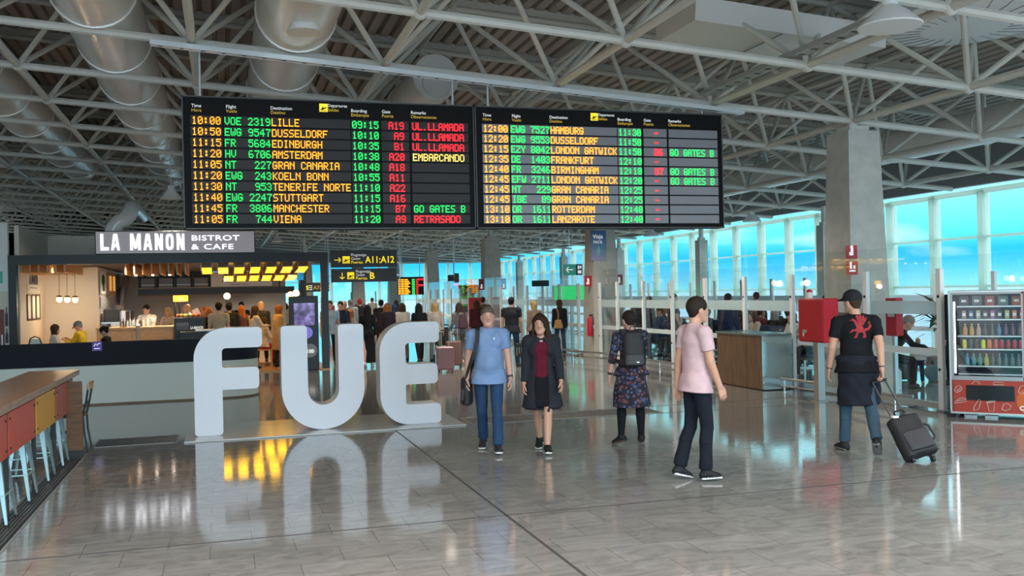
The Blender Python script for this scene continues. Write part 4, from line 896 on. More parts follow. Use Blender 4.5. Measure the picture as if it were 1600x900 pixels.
t = thing('tv_screen', 'pair of small dark monitors on a ceiling pole left of the second column', 'screen', (8.75, 37.0, 2.32)); MB().bbox(-.22, .02, 0, .1, .05, .30, .01).build('panel', M['black'], t); MB().bbox(.04, .22, 0, .1, 0, .36, .01).build('panel', M['dark_grey'], t); b = MB(); zt = zb(8.75, 37)-2.32; b.bx(-.05, .06, .03, .07, .2, .26); b.cyl((.03, .05, .2), (.03, .05, zt), .03); b.cyl((.03, .05, zt), (.03, -.6, zt), .03); b.build('hanging_pole', M['steel'], t)
t = thing('advert_screen', 'bright green advert screen behind the glass wall', 'screen', (12.6, 34.0, 0)); MB().bbox(-.75, .75, 0, .12, 1.5, 2.1, .01).build('housing', M['white'], t); MB().bx(-.7, .7, -.01, 0, 1.54, 2.06).build('screen', mat('advert_green', (.02, .4, .1), .4, emit=(.02, .55, .14), es=.9), t); MB().bx(-.06, .06, .02, .1, 0, 1.5).build('stand', M['alu'], t)
t = thing('advert_screen', 'green and brown advert screen in a gate frame beyond the pale column', 'screen', (10.66, 42.0, 0)); MB().bbox(-.5, .5, 0, .12, .02, 2.25, .01).build('housing', M['dark_grey'], t); MB().bx(-.42, .42, -.01, 0, 1.3, 1.75).build('screen', mat('advert_green2', (.05, .2, .02), .4, emit=(.05, .25, .02), es=.8), t); MB().bx(-.42, .42, -.01, 0, 1.75, 2.15).build('banner', mat('advert_brown', (.3, .2, .05), .5), t)
t = thing('information_stand', 'red information panel at the foot of the second concrete column', 'panel', (9.6, 37.0, 0)); MB().bbox(-.25, .25, 0, .1, .02, 1.7, .01).build('panel', M['sign_red'], t); MB().bx(-.28, .28, -.05, .15, 0, .02).build('foot', M['black'], t)
# ------------------------------------------------------------------ vending machine
VZ = R(-48)
V = thing('vending_machine', 'red snack and drinks vending machine at the right edge', 'vending machine', (9.76, 11.15, 0), VZ)
VW, VH = 1.25, 1.77
M['vend_red'] = mat('vend_red', (.42, .05, .03), .35); M['vend_frame'] = mat('vend_frame', (.38, .39, .41), .35, .4); M['vend_dark'] = mat('vend_inside', (.05, .055, .07), .6)
b = MB(); b.bx(0, VW, .55, .80, .06, VH); b.bx(0, .02, 0, .55, .06, VH); b.bx(.93, VW, .02, .55, .06, VH); b.bx(0, VW, .02, .55, .06, .50); b.bx(0, .93, 0, .55, VH-.03, VH); b.build('cabinet', M['dark_grey'], V)
b = MB(); b.bx(0, .05, -.02, .02, .06, VH); b.bx(.05, .91, -.02, .02, VH-.05, VH); b.bx(.05, .91, -.03, .02, .53, .585); b.bx(.90, .925, -.02, .02, .585, VH-.05); b.build('door_frame', M['vend_frame'], V)
MB().bx(.02, .93, .52, .55, .5, VH-.03).build('back_panel', M['vend_dark'], V)
MB().bx(.060, .080, .0, .02, .62, 1.62).build('light_tube', mat('tube_light', (.9, .9, .9), .4, emit=(.9, .97, 1), es=3.2), V)
MB().bx(.90, .915, .03, .05, .62, 1.62).build('light_tube', mat('tube_light2', (.9, .9, .9), .4, emit=(.9, .97, 1), es=3.2), V)
MB().bx(.05, .91, -.004, 0, .585, VH-.05).build('front_glass', M['glass'], V)
shz = [1.557, 1.374, 1.143, .961, .726]
for z in shz: MB().bx(.10, .905, .04, .52, z-.018, z).build('shelf', M['alu'], V)
MB().bx(.10, .905, .03, .52, .60, .615).build('delivery_floor', M['alu'], V)
MB().bx(0, .925, -.02, .02, .06, .53).build('lower_panel', M['vend_red'], V); MB().bx(.925, VW, -.02, .02, .06, VH).build('side_panel', M['vend_red'], V)
b = MB(); b.bx(-.004, VW, -.03, -.02, .06, .085); b.bx(-.004, .018, -.03, -.02, .06, VH); b.bx(-.004, VW, -.03, -.02, VH-.022, VH); b.build('edge_trim', M['alu'], V)
o = MB().bx(.20, .80, -.026, -.02, .25, .46).build('delivery_flap', M['black_gloss'], V)
b = MB(); b.cyl((1.02, -.024, .26), (1.02, -.02, .26), .20, n=28); b.build('orange_disc', mat('vend_orange', (.62, .13, .03), .4), V)
text('lettering', 'DE', .075, M['white'], V, (.915, -.026, .215), off=.004); text('lettering', 'COR', .085, M['white'], V, (.855, -.026, .135), off=.004)
MB().bx(.95, 1.15, -.026, -.02, 1.15, 1.30).build('display', M['black_gloss'], V); MB().bx(.95, 1.15, -.026, -.02, 1.32, 1.42).build('price_label', mat('pink_label', (.7, .35, .4), .5), V)
for q in range(3): MB().bx(.96+q*.06, 1.0+q*.06, -.028, -.02, .98, 1.03).build('button', M['alu'], V)
def outline(pts, name, loc):
    b = MB(); P = [(x+loc[0], -.024, z+loc[1]) for (x, z) in pts]; b.tube(P, .0035, 4); b.build(name, M['icon_white'], V)
M['icon_white'] = mat('icon_white', (.75, .65, .6), .5)
sq = lambda w, h: [(0, 0), (w, 0), (w, h), (0, h), (0, 0)]
outline([(0, .03), (.03, 0), (.07, .02), (.1, .06), (.07, .1), (.03, .09), (0, .03)], 'candy_drawing', (.05, .35)); outline([(.02, .02), (.08, .02), (.08, .07), (.02, .02)], 'candy_drawing', (.06, .36))
outline([(0, 0), (.15, .03), (.16, .06), (.01, .03), (0, 0)], 'bar_drawing', (.05, .20)); outline([(.02, .03), (.05, .06), (.1, .08), (.15, .07)], 'bar_drawing', (.05, .20))
outline([(0, .0), (.06, .02), (.09, .13), (.075, .16), (.06, .15), (.0, .04), (0, 0)], 'bottle_drawing', (.29, .11)); outline([(0, .11), (.09, .13), (.08, .0), (.02, 0), (0, .11)], 'cup_drawing', (.46, .11)); outline([(-.01, .11), (.10, .135), (.10, .15), (-.01, .125), (-.01, .11)], 'cup_drawing', (.46, .11))
outline([(0, .02), (.04, 0), (.1, .03), (.11, .07), (.07, .1), (.02, .09), (0, .02)], 'croissant_drawing', (.64, .12)); outline([(0, 0), (.05, .05), (.1, .02), (.1, 0)], 'pizza_drawing', (.27, .475)); outline(sq(.13, .035), 'wafer_drawing', (.54, .475)); outline([(0, .02), (.03, .1), (.09, .12), (.1, .07), (.06, .0), (0, .02)], 'soda_drawing', (.84, .36))
for (x, y) in ((.06, .06), (VW-.06, .06), (.06, .72), (VW-.06, .72)): MB().cyl((x, y, 0), (x, y, .06), .03).build('foot', M['black'], V)
for x in (.16, .42): MB().bx(x, x+.16, .1, .5, 0, .03).build('skid', M['steel'], V)
# goods inside the machine: each one a thing resting on its shelf
def vpt(x, y, z): c, s = math.cos(VZ), math.sin(VZ); return (9.76+c*x-s*y, 11.15+s*x+c*y, z)
def goods(kind, x, z, col, label, grp):
    cm = mat('goods', col, .4)
    if kind == 'bag':
        t = thing('snack_bag', label, 'snack bag', vpt(x, .16, z), VZ, grp); b = MB()
        b.v = [(-.055, -.01, 0), (.055, -.01, 0), (.055, .01, 0), (-.055, .01, 0), (-.06, -.035, .06), (.06, -.035, .06), (.06, .035, .06), (-.06, .035, .06), (-.055, -.006, .14), (.055, -.006, .14), (.055, .006, .14), (-.055, .006, .14)]
        b.f = [(0, 3, 2, 1), (8, 9, 10, 11)]+[(i+4*k, (i+1) % 4+4*k, (i+1) % 4+4*k+4, i+4*k+4) for k in range(2) for i in range(4)]; b.m = [0]*len(b.f); b.build('pouch', cm, t)
        MB().bx(-.03, .03, -.037, -.03, .05, .085).build('label_patch', M['white'], t)
    elif kind == 'bar':
        t = thing('snack_bar', label, 'snack bar', vpt(x, .14, z), VZ, grp); MB().bbox(-.028, .028, -.012, .012, 0, .12, .006).build('wrapper', cm, t); MB().bx(-.02, .02, -.014, -.012, .04, .08).build('label_patch', M['white'], t)
    elif kind == 'can':
        t = thing('drink_can', label, 'can', vpt(x, .14, z), VZ, grp); b = MB(); b.lathe([(.024, 0), (.031, .012), (.031, .105), (.026, .118)], n=14); b.build('body', cm, t, True); b = MB(); b.cyl((0, 0, .118), (0, 0, .121), .024); b.build('lid', M['alu'], t)
    else:
        t = thing('drink_bottle', label, 'bottle', vpt(x, .14, z), VZ, grp); b = MB(); b.lathe([(.03, 0), (.032, .02), (.032, .09), (.012, .135), (.012, .15)], n=14); b.build('body', cm, t, True); b = MB(); b.cyl((0, 0, .148), (0, 0, .165), .014, n=10); b.build('cap', mat('cap', tuple(min(1, c*1.3) for c in col), .4), t)
rows = [('bag', .14, .165, [(.10, .10, .12), (.16, .17, .18), (.45, .07, .08), (.20, .28, .24), (.55, .16, .05)]), ('bar', .14, .09, [(.35, .25, .2), (.04, .12, .35), (.5, .42, .3), (.06, .06, .08), (.4, .12, .3), (.04, .05, .10), (.55, .5, .15), (.6, .2, .08), (.45, .08, .1)]), ('bottle', .15, .085, [(.45, .22, .06), (.5, .28, .08), (.48, .3, .22), (.05, .06, .08), (.05, .06, .08), (.05, .15, .28), (.22, .05, .07), (.2, .05, .08), (.2, .06, .08)]), ('can', .14, .078, [(.6, .5, .05), (.04, .05, .08), (.03, .03, .04), (.7, .7, .03), (.7, .18, .02), (.5, .03, .04), (.5, .02, .03), (.5, .03, .03), (.52, .02, .03), (.5, .03, .04)]), ('bottle', .17, .08, [(.03, .18, .28), (.03, .2, .22), (.04, .2, .16), (.3, .32, .04), (.04, .06, .07), (.08, .12, .13), (.08, .12, .14), (.09, .13, .14), (.08, .13, .15)])]
def cname(c):
    r, g, b_ = c
    if max(c) < .07: return 'black'
    if r > .5 and g > .38: return 'yellow'
    if r > .45 and g > .13 and b_ < .15: return 'orange'
    if r > 1.8*g and r > 1.5*b_ and r > .18: return 'red'
    if r > 1.5*g: return 'pink'
    if b_ > 1.2*g: return 'blue'
    if g > r*1.3: return 'green' if g > b_ else 'teal'
    return 'pale'
names = dict(bag='snack bag', bar='snack bar', bottle='drink bottle', can='drink can')
for r, (kd, x0, dx, cl) in enumerate(rows):
    for k, c in enumerate(cl): goods(kd, x0+.04+k*dx, shz[r]+.001, c, '%s %s on the %s vending machine shelf, %s from the left' % (cname(c), names[kd], ORD[r], ORD[k]), 'goods on the %s vending shelf' % ORD[r])
# ------------------------------------------------------------------ waiting area seats
M['seat_blue'] = mat('seat_blue', (.015, .035, .10), .5)
def bench(x, y, rz, label, n=4):
    t = thing('waiting_bench', label, 'bench', (x, y, 0), rz, 'waiting area benches'); p = .58
    MB().bx(-n*p/2, n*p/2, -.03, .03, .32, .38).build('beam', M['steel'], t)
    for k in range(n):
        cx = -n*p/2+p*(k+.5); MB().bbox(cx-.26, cx+.26, -.22, .24, .40, .46, .02).build('seat', M['seat_blue'], t)
        b = MB(); b.box((cx, -.27, .70), (.52, .05, .52), rot=Matrix.Rotation(R(12), 3, 'X')); b.build('backrest', M['seat_blue'], t)
    for s in (-1, 1):
        b = MB(); b.bx(s*(n*p/2-.3)-.025, s*(n*p/2-.3)+.025, -.025, .025, 0, .32); b.bx(s*(n*p/2-.3)-.03, s*(n*p/2-.3)+.03, -.28, .28, 0, .03); b.build('leg', M['steel'], t)
    return t
SEATS = []
kb = 0
for (bxx, face, y0, nb) in ((11.75, -1, 17.3, 5), (12.75, 1, 17.3, 5), (13.9, 1, 19.6, 4)):
    for i in range(nb):
        y = y0+i*2.75
        rz = -PI/2 if face > 0 else PI/2         # local +y is where the sitter looks
        bench(bxx, y, rz, 'dark blue waiting seats behind the glass, %s bench from the near end, %s row' % (ORD[i], ORD[kb]))
        for k in range(4): SEATS.append((bxx, y+(-.87+.58*k), rz, kb, i*4+k))
    kb += 1
# potted plant behind the glass
t = thing('potted_plant', 'dark leafy potted plant behind the glass right of the smaller red cabinet', 'plant', (13.4, 15.6, 0))
b = MB(); b.lathe([(.2, 0), (.26, .45), (.24, .45), (.22, .40)], n=18); b.build('pot', M['mid_grey'], t, True)
b = MB(); rnd = random.Random(2)
for k in range(60):
    a = rnd.uniform(0, 2*PI); l = rnd.uniform(.3, .75); z0 = rnd.uniform(.9, 1.45); u = Vector((math.cos(a), math.sin(a), rnd.uniform(-.1, .7))).normalized(); w = u.cross(Vector((0, 0, 1))).normalized()
    p = Vector((0, 0, z0)); o = len(b.v); b.v += [tuple(p), tuple(p+u*l*.5+w*.05), tuple(p+u*l-Vector((0, 0, .12))), tuple(p+u*l*.5-w*.05)]; b.f.append((o, o+1, o+2, o+3)); b.m.append(0)
b.build('leaves', mat('leaf', (.02, .07, .03), .5), t)
b = MB(); b.cyl((0, 0, .40), (0, 0, 1.45), .025); b.build('stem', M['wood_dark'], t)
# ------------------------------------------------------------------ people: bodies grown from an implicit surface
def V3(*a): return np.array(a, float)
def nrm(v): return v/(np.linalg.norm(v)+1e-9)
class Blob:
    def __init__(s): s.p = []
    def ec(s, a, b, r1, r2=None, side=None, k=.03, m=0, op=1, cap=1.0):
        r2 = r1 if r2 is None else r2
        r1 = r1 if isinstance(r1, tuple) else (r1, r1); r2 = r2 if isinstance(r2, tuple) else (r2, r2)
        a = np.asarray(a, float); b = np.asarray(b, float); L = np.linalg.norm(b-a)
        w = (b-a)/L if L > 1e-6 else V3(0, 0, 1)
        sd = V3(1, 0, 0) if side is None else np.asarray(side, float)
        sd = sd-w*(sd@w)
        if np.linalg.norm(sd) < 1e-4: sd = np.cross(w, V3(0, 1, 0))
        sd = nrm(sd); s.p.append((a, L, w, sd, np.cross(w, sd), r1, r2, k, m, op, cap)); return s
    def el(s, c, r, up=(0, 0, 1), side=(1, 0, 0), **kw):
        c = np.asarray(c, float); return s.ec(c-nrm(np.asarray(up, float))*1e-4, c+nrm(np.asarray(up, float))*1e-4, (r[0], r[1]), None, side, cap=r[2]/min(r[0], r[1]), **kw)
    def mesh(s, vox, wr=0.0, seed=0):
        lo = V3(9, 9, 9); hi = -lo
        for (a, L, w, sd, ot, r1, r2, k, m, op, cap) in s.p:
            if op < 0: continue
            R_ = max(r1+r2)*max(1, cap); b = a+w*L
            lo = np.minimum(lo, np.minimum(a, b)-R_); hi = np.maximum(hi, np.maximum(a, b)+R_)
        lo -= 3*vox; n = np.ceil((hi-lo)/vox).astype(int)+4
        F = np.full(n, 9., np.float32); Dm = np.full(n, 9., np.float32); Mi = np.zeros(n, np.int8)
        ax = [lo[i]+vox*np.arange(n[i]) for i in range(3)]
        for (a, L, w, sd, ot, r1, r2, k, m, op, cap) in s.p:
            R_ = max(r1+r2)*max(1, cap)+k+2.5*vox; b = a+w*L
            i0 = np.maximum(((np.minimum(a, b)-R_-lo)/vox).astype(int), 0); i1 = np.minimum(((np.maximum(a, b)+R_-lo)/vox).astype(int)+2, n)
            if (i1 <= i0).any(): continue
            sl = tuple(slice(i0[i], i1[i]) for i in range(3))
            X = (ax[0][sl[0]]-a[0])[:, None, None]; Y = (ax[1][sl[1]]-a[1])[None, :, None]; Z = (ax[2][sl[2]]-a[2])[None, None, :]
            pw = X*w[0]+Y*w[1]+Z*w[2]; t = np.clip(pw/L if L > 1e-6 else pw*0, 0, 1); wv = pw-t*L
            u = X*sd[0]+Y*sd[1]+Z*sd[2]; v = X*ot[0]+Y*ot[1]+Z*ot[2]
            rx = r1[0]+t*(r2[0]-r1[0]); ry = r1[1]+t*(r2[1]-r1[1]); mn = np.minimum(rx, ry)
            d = ((np.sqrt((u/rx)**2+(v/ry)**2+(wv/(mn*cap))**2)-1)*mn).astype(np.float32)
            f = F[sl]
            if op < 0: F[sl] = np.maximum(f, -d)
            else:
                h = np.maximum(k-np.abs(f-d), 0)/max(k, 1e-6); F[sl] = np.minimum(f, d)-h*h*k*.25
                q = d < Dm[sl]; Dm[sl] = np.where(q, d, Dm[sl]); Mi[sl] = np.where(q, m, Mi[sl])
        if wr:
            rs = np.random.RandomState(seed); g = np.zeros(n, np.float32)
            for _ in range(7):
                kx = rs.randn(3)*V3(22, 22, 16); g += np.sin(ax[0][:, None, None]*kx[0]+ax[1][None, :, None]*kx[1]+ax[2][None, None, :]*kx[2]+rs.rand()*6.28)
            F += g*wr/2.6
        S = F < 0; c = np.zeros(tuple(n-1), np.int8)
        off = [(0, 0, 0), (1, 0, 0), (0, 1, 0), (1, 1, 0), (0, 0, 1), (1, 0, 1), (0, 1, 1), (1, 1, 1)]
        def cut(A, o): return A[o[0]:n[0]-1+o[0], o[1]:n[1]-1+o[1], o[2]:n[2]-1+o[2]]
        for o in off: c += cut(S, o)
        act = (c > 0) & (c < 8); I = np.argwhere(act); idx = np.full(tuple(n-1), -1, np.int32); idx[act] = np.arange(len(I))
        acc = np.zeros((len(I), 3)); cnt = np.zeros(len(I))
        for i in range(8):
            for j in range(i+1, 8):
                oi, oj = np.array(off[i]), np.array(off[j])
                if np.abs(oi-oj).sum() != 1: continue
                fa = F[tuple((I+oi).T)]; fb = F[tuple((I+oj).T)]; q = (fa < 0) != (fb < 0)
                t = np.where(q, fa/(fa-fb+1e-12), 0); acc += np.where(q[:, None], oi+(oj-oi)*t[:, None], 0); cnt += q
        P = lo+(I+acc/np.maximum(cnt, 1)[:, None])*vox
        mv = Mi[tuple(np.round(I+acc/np.maximum(cnt, 1)[:, None]).astype(int).T)]
        Q = []
        for a in range(3):
            b, c2 = (a+1) % 3, (a+2) % 3
            sh = [slice(0, None)]*3; s0 = list(sh); s1 = list(sh); s0[a] = slice(0, n[a]-1); s1[a] = slice(1, n[a])
            A, B = S[tuple(s0)], S[tuple(s1)]; E = np.argwhere(A != B)
            E = E[(E[:, b] > 0) & (E[:, c2] > 0) & (E[:, b] < n[b]-1) & (E[:, c2] < n[c2]-1)]
            if not len(E): continue
            eb = np.eye(3, dtype=int)[b]; e2 = np.eye(3, dtype=int)[c2]
            q = np.stack([idx[tuple((E-eb-e2).T)], idx[tuple((E-e2).T)], idx[tuple(E.T)], idx[tuple((E-eb).T)]], 1)
            fl_ = ~A[tuple(E.T)]; q[fl_] = q[fl_][:, ::-1]; Q.append(q)
        Q = np.concatenate(Q); return P, Q, mv[Q[:, 0]]
    def build(s, name, mats, parent, vox, wr=0.0, seed=0):
        P, Q, mi = s.mesh(vox, wr, seed); me = D.meshes.new(name)
        me.vertices.add(len(P)); me.vertices.foreach_set('co', P.astype(np.float32).ravel()); me.loops.add(len(Q)*4); me.loops.foreach_set('vertex_index', Q.astype(np.int32).ravel())
        me.polygons.add(len(Q)); me.polygons.foreach_set('loop_start', np.arange(0, len(Q)*4, 4, dtype=np.int32))
        for m in mats: me.materials.append(m)
        me.polygons.foreach_set('material_index', np.minimum(mi, len(mats)-1).astype(np.int32)); me.update(calc_edges=True); me.validate(); me.shade_smooth()
        o = D.objects.new(name, me); COL.objects.link(o); o.parent = parent; return o
def add_cap(t, J, col, vox):
    c = Blob(); H_, f, u, r, s = J['H'], J['hf'], J['hu'], J['hr'], J['s']; q = lambda x, y, z: H_+(r*x+f*y+u*z)*s
    c.el(q(0, -.012, .055), (.090*s, .112*s, .092*s), up=u, side=r); c.ec(q(0, .08, .045), q(0, .155, .030), (.07*s, .012*s), (.055*s, .010*s), side=r, k=.01); c.el(q(0, 0, -.06), (.2, .2, .088), up=u, side=r, op=-1)
    return c.build('cap', [cloth(col)], t, vox)
def rx_(v, a): c, s = math.cos(a), math.sin(a); return V3(v[0], c*v[1]-s*v[2], s*v[1]+c*v[2])
def rz_(v, a): c, s = math.cos(a), math.sin(a); return V3(c*v[0]-s*v[1], s*v[0]+c*v[1], v[2])
SKIN = {}
def skin(n, c):
    SKIN[n] = [mat('skin_'+n, c, .5), mat('lips_'+n, (c[0]*.75, c[1]*.45, c[2]*.45), .45), mat('eye_white_'+n, (.45, .40, .37), .3), mat('iris_'+n, (.03, .02, .015), .3), mat('brow_'+n, (c[0]*.45, c[1]*.42, c[2]*.4), .7)]
skin('fair', (.56, .30, .21)); skin('tan', (.44, .21, .13)); skin('pink', (.58, .31, .24)); skin('dark', (.25, .12, .07))
CLOTH = {}
def cloth(c, rough=.85, spec=.2):
    k = (tuple(round(x, 3) for x in c), rough)
    if k not in CLOTH: CLOTH[k] = mat('cloth_%d' % len(CLOTH), c, rough, spec=spec, noise=.12, nscale=11, bump=.55)
    return CLOTH[k]
def skeleton(sp):
    s = sp['H']/1.75; w = sp.get('w', 1.0); J = dict(s=s, w=w); fem = sp.get('fem', False)
    ln = R(sp.get('lean', 0)); tw = R(sp.get('twist', 0))
    P = V3(0, 0, 0); J['P'] = P
    def sp_(v): return rz_(rx_(V3(*v)*s, -ln), tw*min(1, max(0, v[2]/.4)))
    J['W'] = sp_((0, 0, .17)); J['C'] = sp_((0, .0, .38)); J['N'] = sp_((0, -.015, .535))
    shw = (.165 if fem else .185)*(1+.35*(w-1))
    J['fw'] = rz_(V3(0, 1, 0), tw); J['rt'] = rz_(V3(1, 0, 0), tw)
    hy, hp = sp.get('head', (0, 0)); hy = R(hy); hp = R(hp)
    J['hf'] = rz_(V3(0, math.cos(hp), math.sin(hp)), tw+hy); J['hu'] = rz_(V3(0, -math.sin(hp), math.cos(hp)), tw+hy); J['hr'] = np.cross(J['hf'], J['hu'])
    J['H'] = J['N']+s*(V3(0, 0, .135)+rz_(V3(0, .028, 0), tw+hy)+V3(0, .03*math.sin(ln)*3, 0)+.02*J['hf'])
    for sd, nm in ((1, 'R'), (-1, 'L')):
        hx = V3(.092*s*sd*(1+.3*(w-1)), 0, -.02*s); J['Hp'+nm] = hx; G = sp.get('leg'+nm, (0, 3, 3, 0)); f, ab, kn = R(G[0]), R(G[1]), R(G[2])
        d1 = V3(math.sin(ab)*sd, math.sin(f)*math.cos(ab), -math.cos(f)*math.cos(ab)); K = hx+d1*.43*s; J['K'+nm] = K
        g = f-kn; d2 = V3(math.sin(ab)*sd*.7, math.sin(g), -math.cos(g)); An = K+nrm(d2)*.405*s; J['A'+nm] = An
        fp = R(G[3] if len(G) > 3 else 0); yw = R(G[4] if len(G) > 4 else 7)*(-sd)
        fd = rz_(V3(0, math.cos(fp), -math.sin(fp)), yw); fu = rz_(V3(0, math.sin(fp), math.cos(fp)), yw); J['fd'+nm] = fd; J['fu'+nm] = fu
    if 'seat' in sp: dz = sp['seat']+.115*s
    else:
        dz = 9
        for nm in 'RL':
            a, fd, fu = J['A'+nm], J['fd'+nm], J['fu'+nm]
            for q in (a-fu*.085*s-fd*.055*s, a-fu*.085*s+fd*.165*s): dz = min(dz, q[2])
        dz = -dz
    for sd, nm in ((1, 'R'), (-1, 'L')):
        S = sp_((shw*sd, -.01, .475)); J['S'+nm] = S; A = sp.get('arm'+nm, (0, 6, 12))
        ua, fa = .285*s, .255*s
        if A[0] == 'ik':
            T = np.asarray(A[1], float)-V3(0, 0, dz); d = T-S; L = min(np.linalg.norm(d), (ua+fa)*.995); T = S+nrm(d)*L; pole = np.asarray(A[2], float)
            x = (ua*ua-fa*fa+L*L)/(2*L); h = math.sqrt(max(ua*ua-x*x, 0)); pd = nrm(pole-nrm(d)*(pole@nrm(d))); E = S+nrm(d)*x+pd*h; Wp = T
        else:
            f, ab, el = R(A[0]), R(A[1]), R(A[2]); inn = R(A[3]) if len(A) > 3 else 0
            dv = rz_(V3(math.sin(ab)*sd, math.sin(f)*math.cos(ab), -math.cos(f)*math.cos(ab)), tw); E = S+dv*ua
            g = f+el; dv2 = rz_(rz_(V3(math.sin(ab)*sd*.6, math.sin(g), -math.cos(g)), inn*sd), tw); Wp = E+nrm(dv2)*fa
        J['E'+nm] = E; J['Wr'+nm] = Wp
    for k2 in list(J):
        if k2[0] in 'PWCNHSEKA' and k2 not in ('H_',): J[k2] = J[k2]+V3(0, 0, dz)
    return J
def torso(b, J, o=0.0, top=1.0, hem=None, belly=0.0, fem=False, m=0, neck=True, flat=.35):
    s, w = J['s'], J['w']; rt, fw = J['rt'], J['fw']; P, Wd, C, N_ = J['P'], J['W'], J['C'], J['N']
    hw = 1.06 if fem else 1.0; ww = .88 if fem else 1.0
    if hem is None: b.el(P+V3(0, -.01, .0)*s, (.165*s*w*hw+o, .112*s*w+o, .12*s+o), side=(1, 0, 0), k=.05, m=m)
    else: b.ec(P+V3(0, -.012, hem)*s, P+V3(0, 0, .05)*s, (.203*s*w*hw+o*1.4, .142*s*w+o*1.4), (.165*s*w*hw+o, .114*s*w+o), side=(1, 0, 0), k=.06, m=m, cap=flat*.3)
    b.ec(P+V3(0, 0, .05)*s, Wd, (.158*s*w*hw+o, .108*s*w+o), (.138*s*w*ww+o, .098*s*w+o), side=rt, k=.022, m=m)
    b.ec(Wd, C, (.138*s*w*ww+o, .098*s*w+o), (.158*s*w*(.93 if fem else 1)+o, .108*s*w+o), side=rt, k=.022, m=m)
    b.ec(C, C+(N_-C)*.6, (.155*s*w*(.93 if fem else 1)+o, .105*s*w+o), (.10*s+o, .075*s+o), side=rt, k=.022, m=m)
    for nm in 'RL':
        b.ec(N_-V3(0, 0, .028)*s, J['S'+nm]-V3(0, 0, .008)*s, (.042*s+o, .042*s+o), (.048*s+o, .048*s+o), side=fw, k=.03, m=m)
        b.el(C+rt*(.085*s*(1 if nm == 'R' else -1))+fw*(.045 if fem else .04)*s+V3(0, 0, -.02 if fem else .02)*s, ((.062 if fem else .08)*s+o, (.062 if fem else .065)*s+o, (.065 if fem else .09)*s+o), side=rt, k=.022, m=m)
        if hem is None or hem < -.04: b.el(P+V3((.07 if nm == 'R' else -.07)*w, -.05, -.02 if hem is None else hem+.092)*s, ((.085*s*w+o)*1.03, (.074*s+o)*1.03, .085*s), k=.03, m=m)
    if belly: b.el(Wd+fw*(.045*s)-V3(0, 0, .03)*s, (.125*s*w+o, .095*s*w*(1+belly)+o, .14*s+o), side=rt, k=.06, m=m)
def limb_arm(b, J, nm, o=0.0, frac=1.0, m=0, kk=.03, cap=1.0):
    s = J['s']; q = .5+.5*J['w']; S, E, Wp = J['S'+nm], J['E'+nm], J['Wr'+nm]
    if frac <= 1.0:
        e2 = S+(E-S)*frac; r = (.050-.010*frac)*s*q+o; b.ec(S, e2, .053*s*q+o, r*(1.12 if o else 1), k=kk, m=m, cap=cap)
    else:
        b.ec(S, E, .053*s*q+o, .041*s*q+o, k=kk, m=m); f = frac-1; e2 = E+(Wp-E)*f; b.ec(E, e2, .041*s*q+o, ((.041-.013*f)*s*q+o)*(1.05 if o else 1), k=.008, m=m, cap=cap)
def limb_leg(b, J, nm, o=0.0, frac=2.0, m=0, cap=1.0, flare=1.0):
    s = J['s']; q = .4+.6*J['w']; Hp, K, A = J['Hp'+nm], J['K'+nm], J['A'+nm]
    f1 = min(frac, 1.0); b.ec(Hp, Hp+(K-Hp)*f1, (.079*s*q+o, .086*s*q+o), ((.085-.031*f1)*s*q+o, (.088-.032*f1)*s*q+o), side=(1, 0, 0), k=.04, m=m, cap=cap if frac <= 1 else 1)
    if frac > 1:
        f2 = frac-1; Am = K+(A-K)*.32; bk = nrm(np.cross(A-K, V3(1, 0, 0)))*(-.018*s)
        if bk[1] > 0: bk = -bk
        b.ec(K, Am+bk*.6, .054*s*q+o, .056*s*q+o, k=.008, m=m); e2 = K+(A-K)*f2; b.ec(Am+bk*.6, e2, .056*s*q+o, (.036*s*q+o)*flare, k=.008, m=m, cap=cap)
def hand(b, J, nm, curl=28, m=0, fine=True, fwd=None):
    s = J['s']; sd = 1 if nm == 'R' else -1; E, Wp = J['E'+nm], J['Wr'+nm]; d = nrm(Wp-E)
    inn = -J['rt']*sd; sp = J['fw'] if fwd is None else fwd; sp = nrm(sp-d*(sp@d)); n = np.cross(d, sp)
    if n@inn < 0: n = -n
    b.ec(Wp-d*.01*s, Wp+d*.085*s, (.026*s, .019*s), (.040*s, .013*s), side=sp, k=.012, m=m)
    if not fine: b.ec(Wp+d*.08*s, Wp+d*.15*s+n*.03*s, (.038*s, .014*s), (.03*s, .011*s), side=sp, k=.01, m=m); return
    for i, (o, L) in enumerate(((.031, .070), (.0105, .080), (-.0105, .074), (-.030, .058))):
        p = Wp+d*(.088-.004*abs(i-1.3))*s+sp*o*s; a = R(curl*.5)
        for q, fr in enumerate((.45, .31, .24)):
            v = d*math.cos(a)+n*math.sin(a); p2 = p+v*L*fr*s; b.ec(p, p2, (.0092-.0008*q)*s, (.0084-.0009*q)*s, k=.004, m=m); p = p2; a += R(curl)
    p = Wp+d*.025*s+sp*.024*s; p2 = p+(d*.72+sp*.5+n*.35)*.042*s; p3 = p2+(d*.9+sp*.12+n*.4)*.032*s; p4 = p3+(d*.95+n*.35)*.025*s
    b.ec(p, p2, .015*s, .0115*s, k=.012, m=m); b.ec(p2, p3, .0110*s, .0098*s, k=.005, m=m); b.ec(p3, p4, .0098*s, .0080*s, k=.004, m=m)
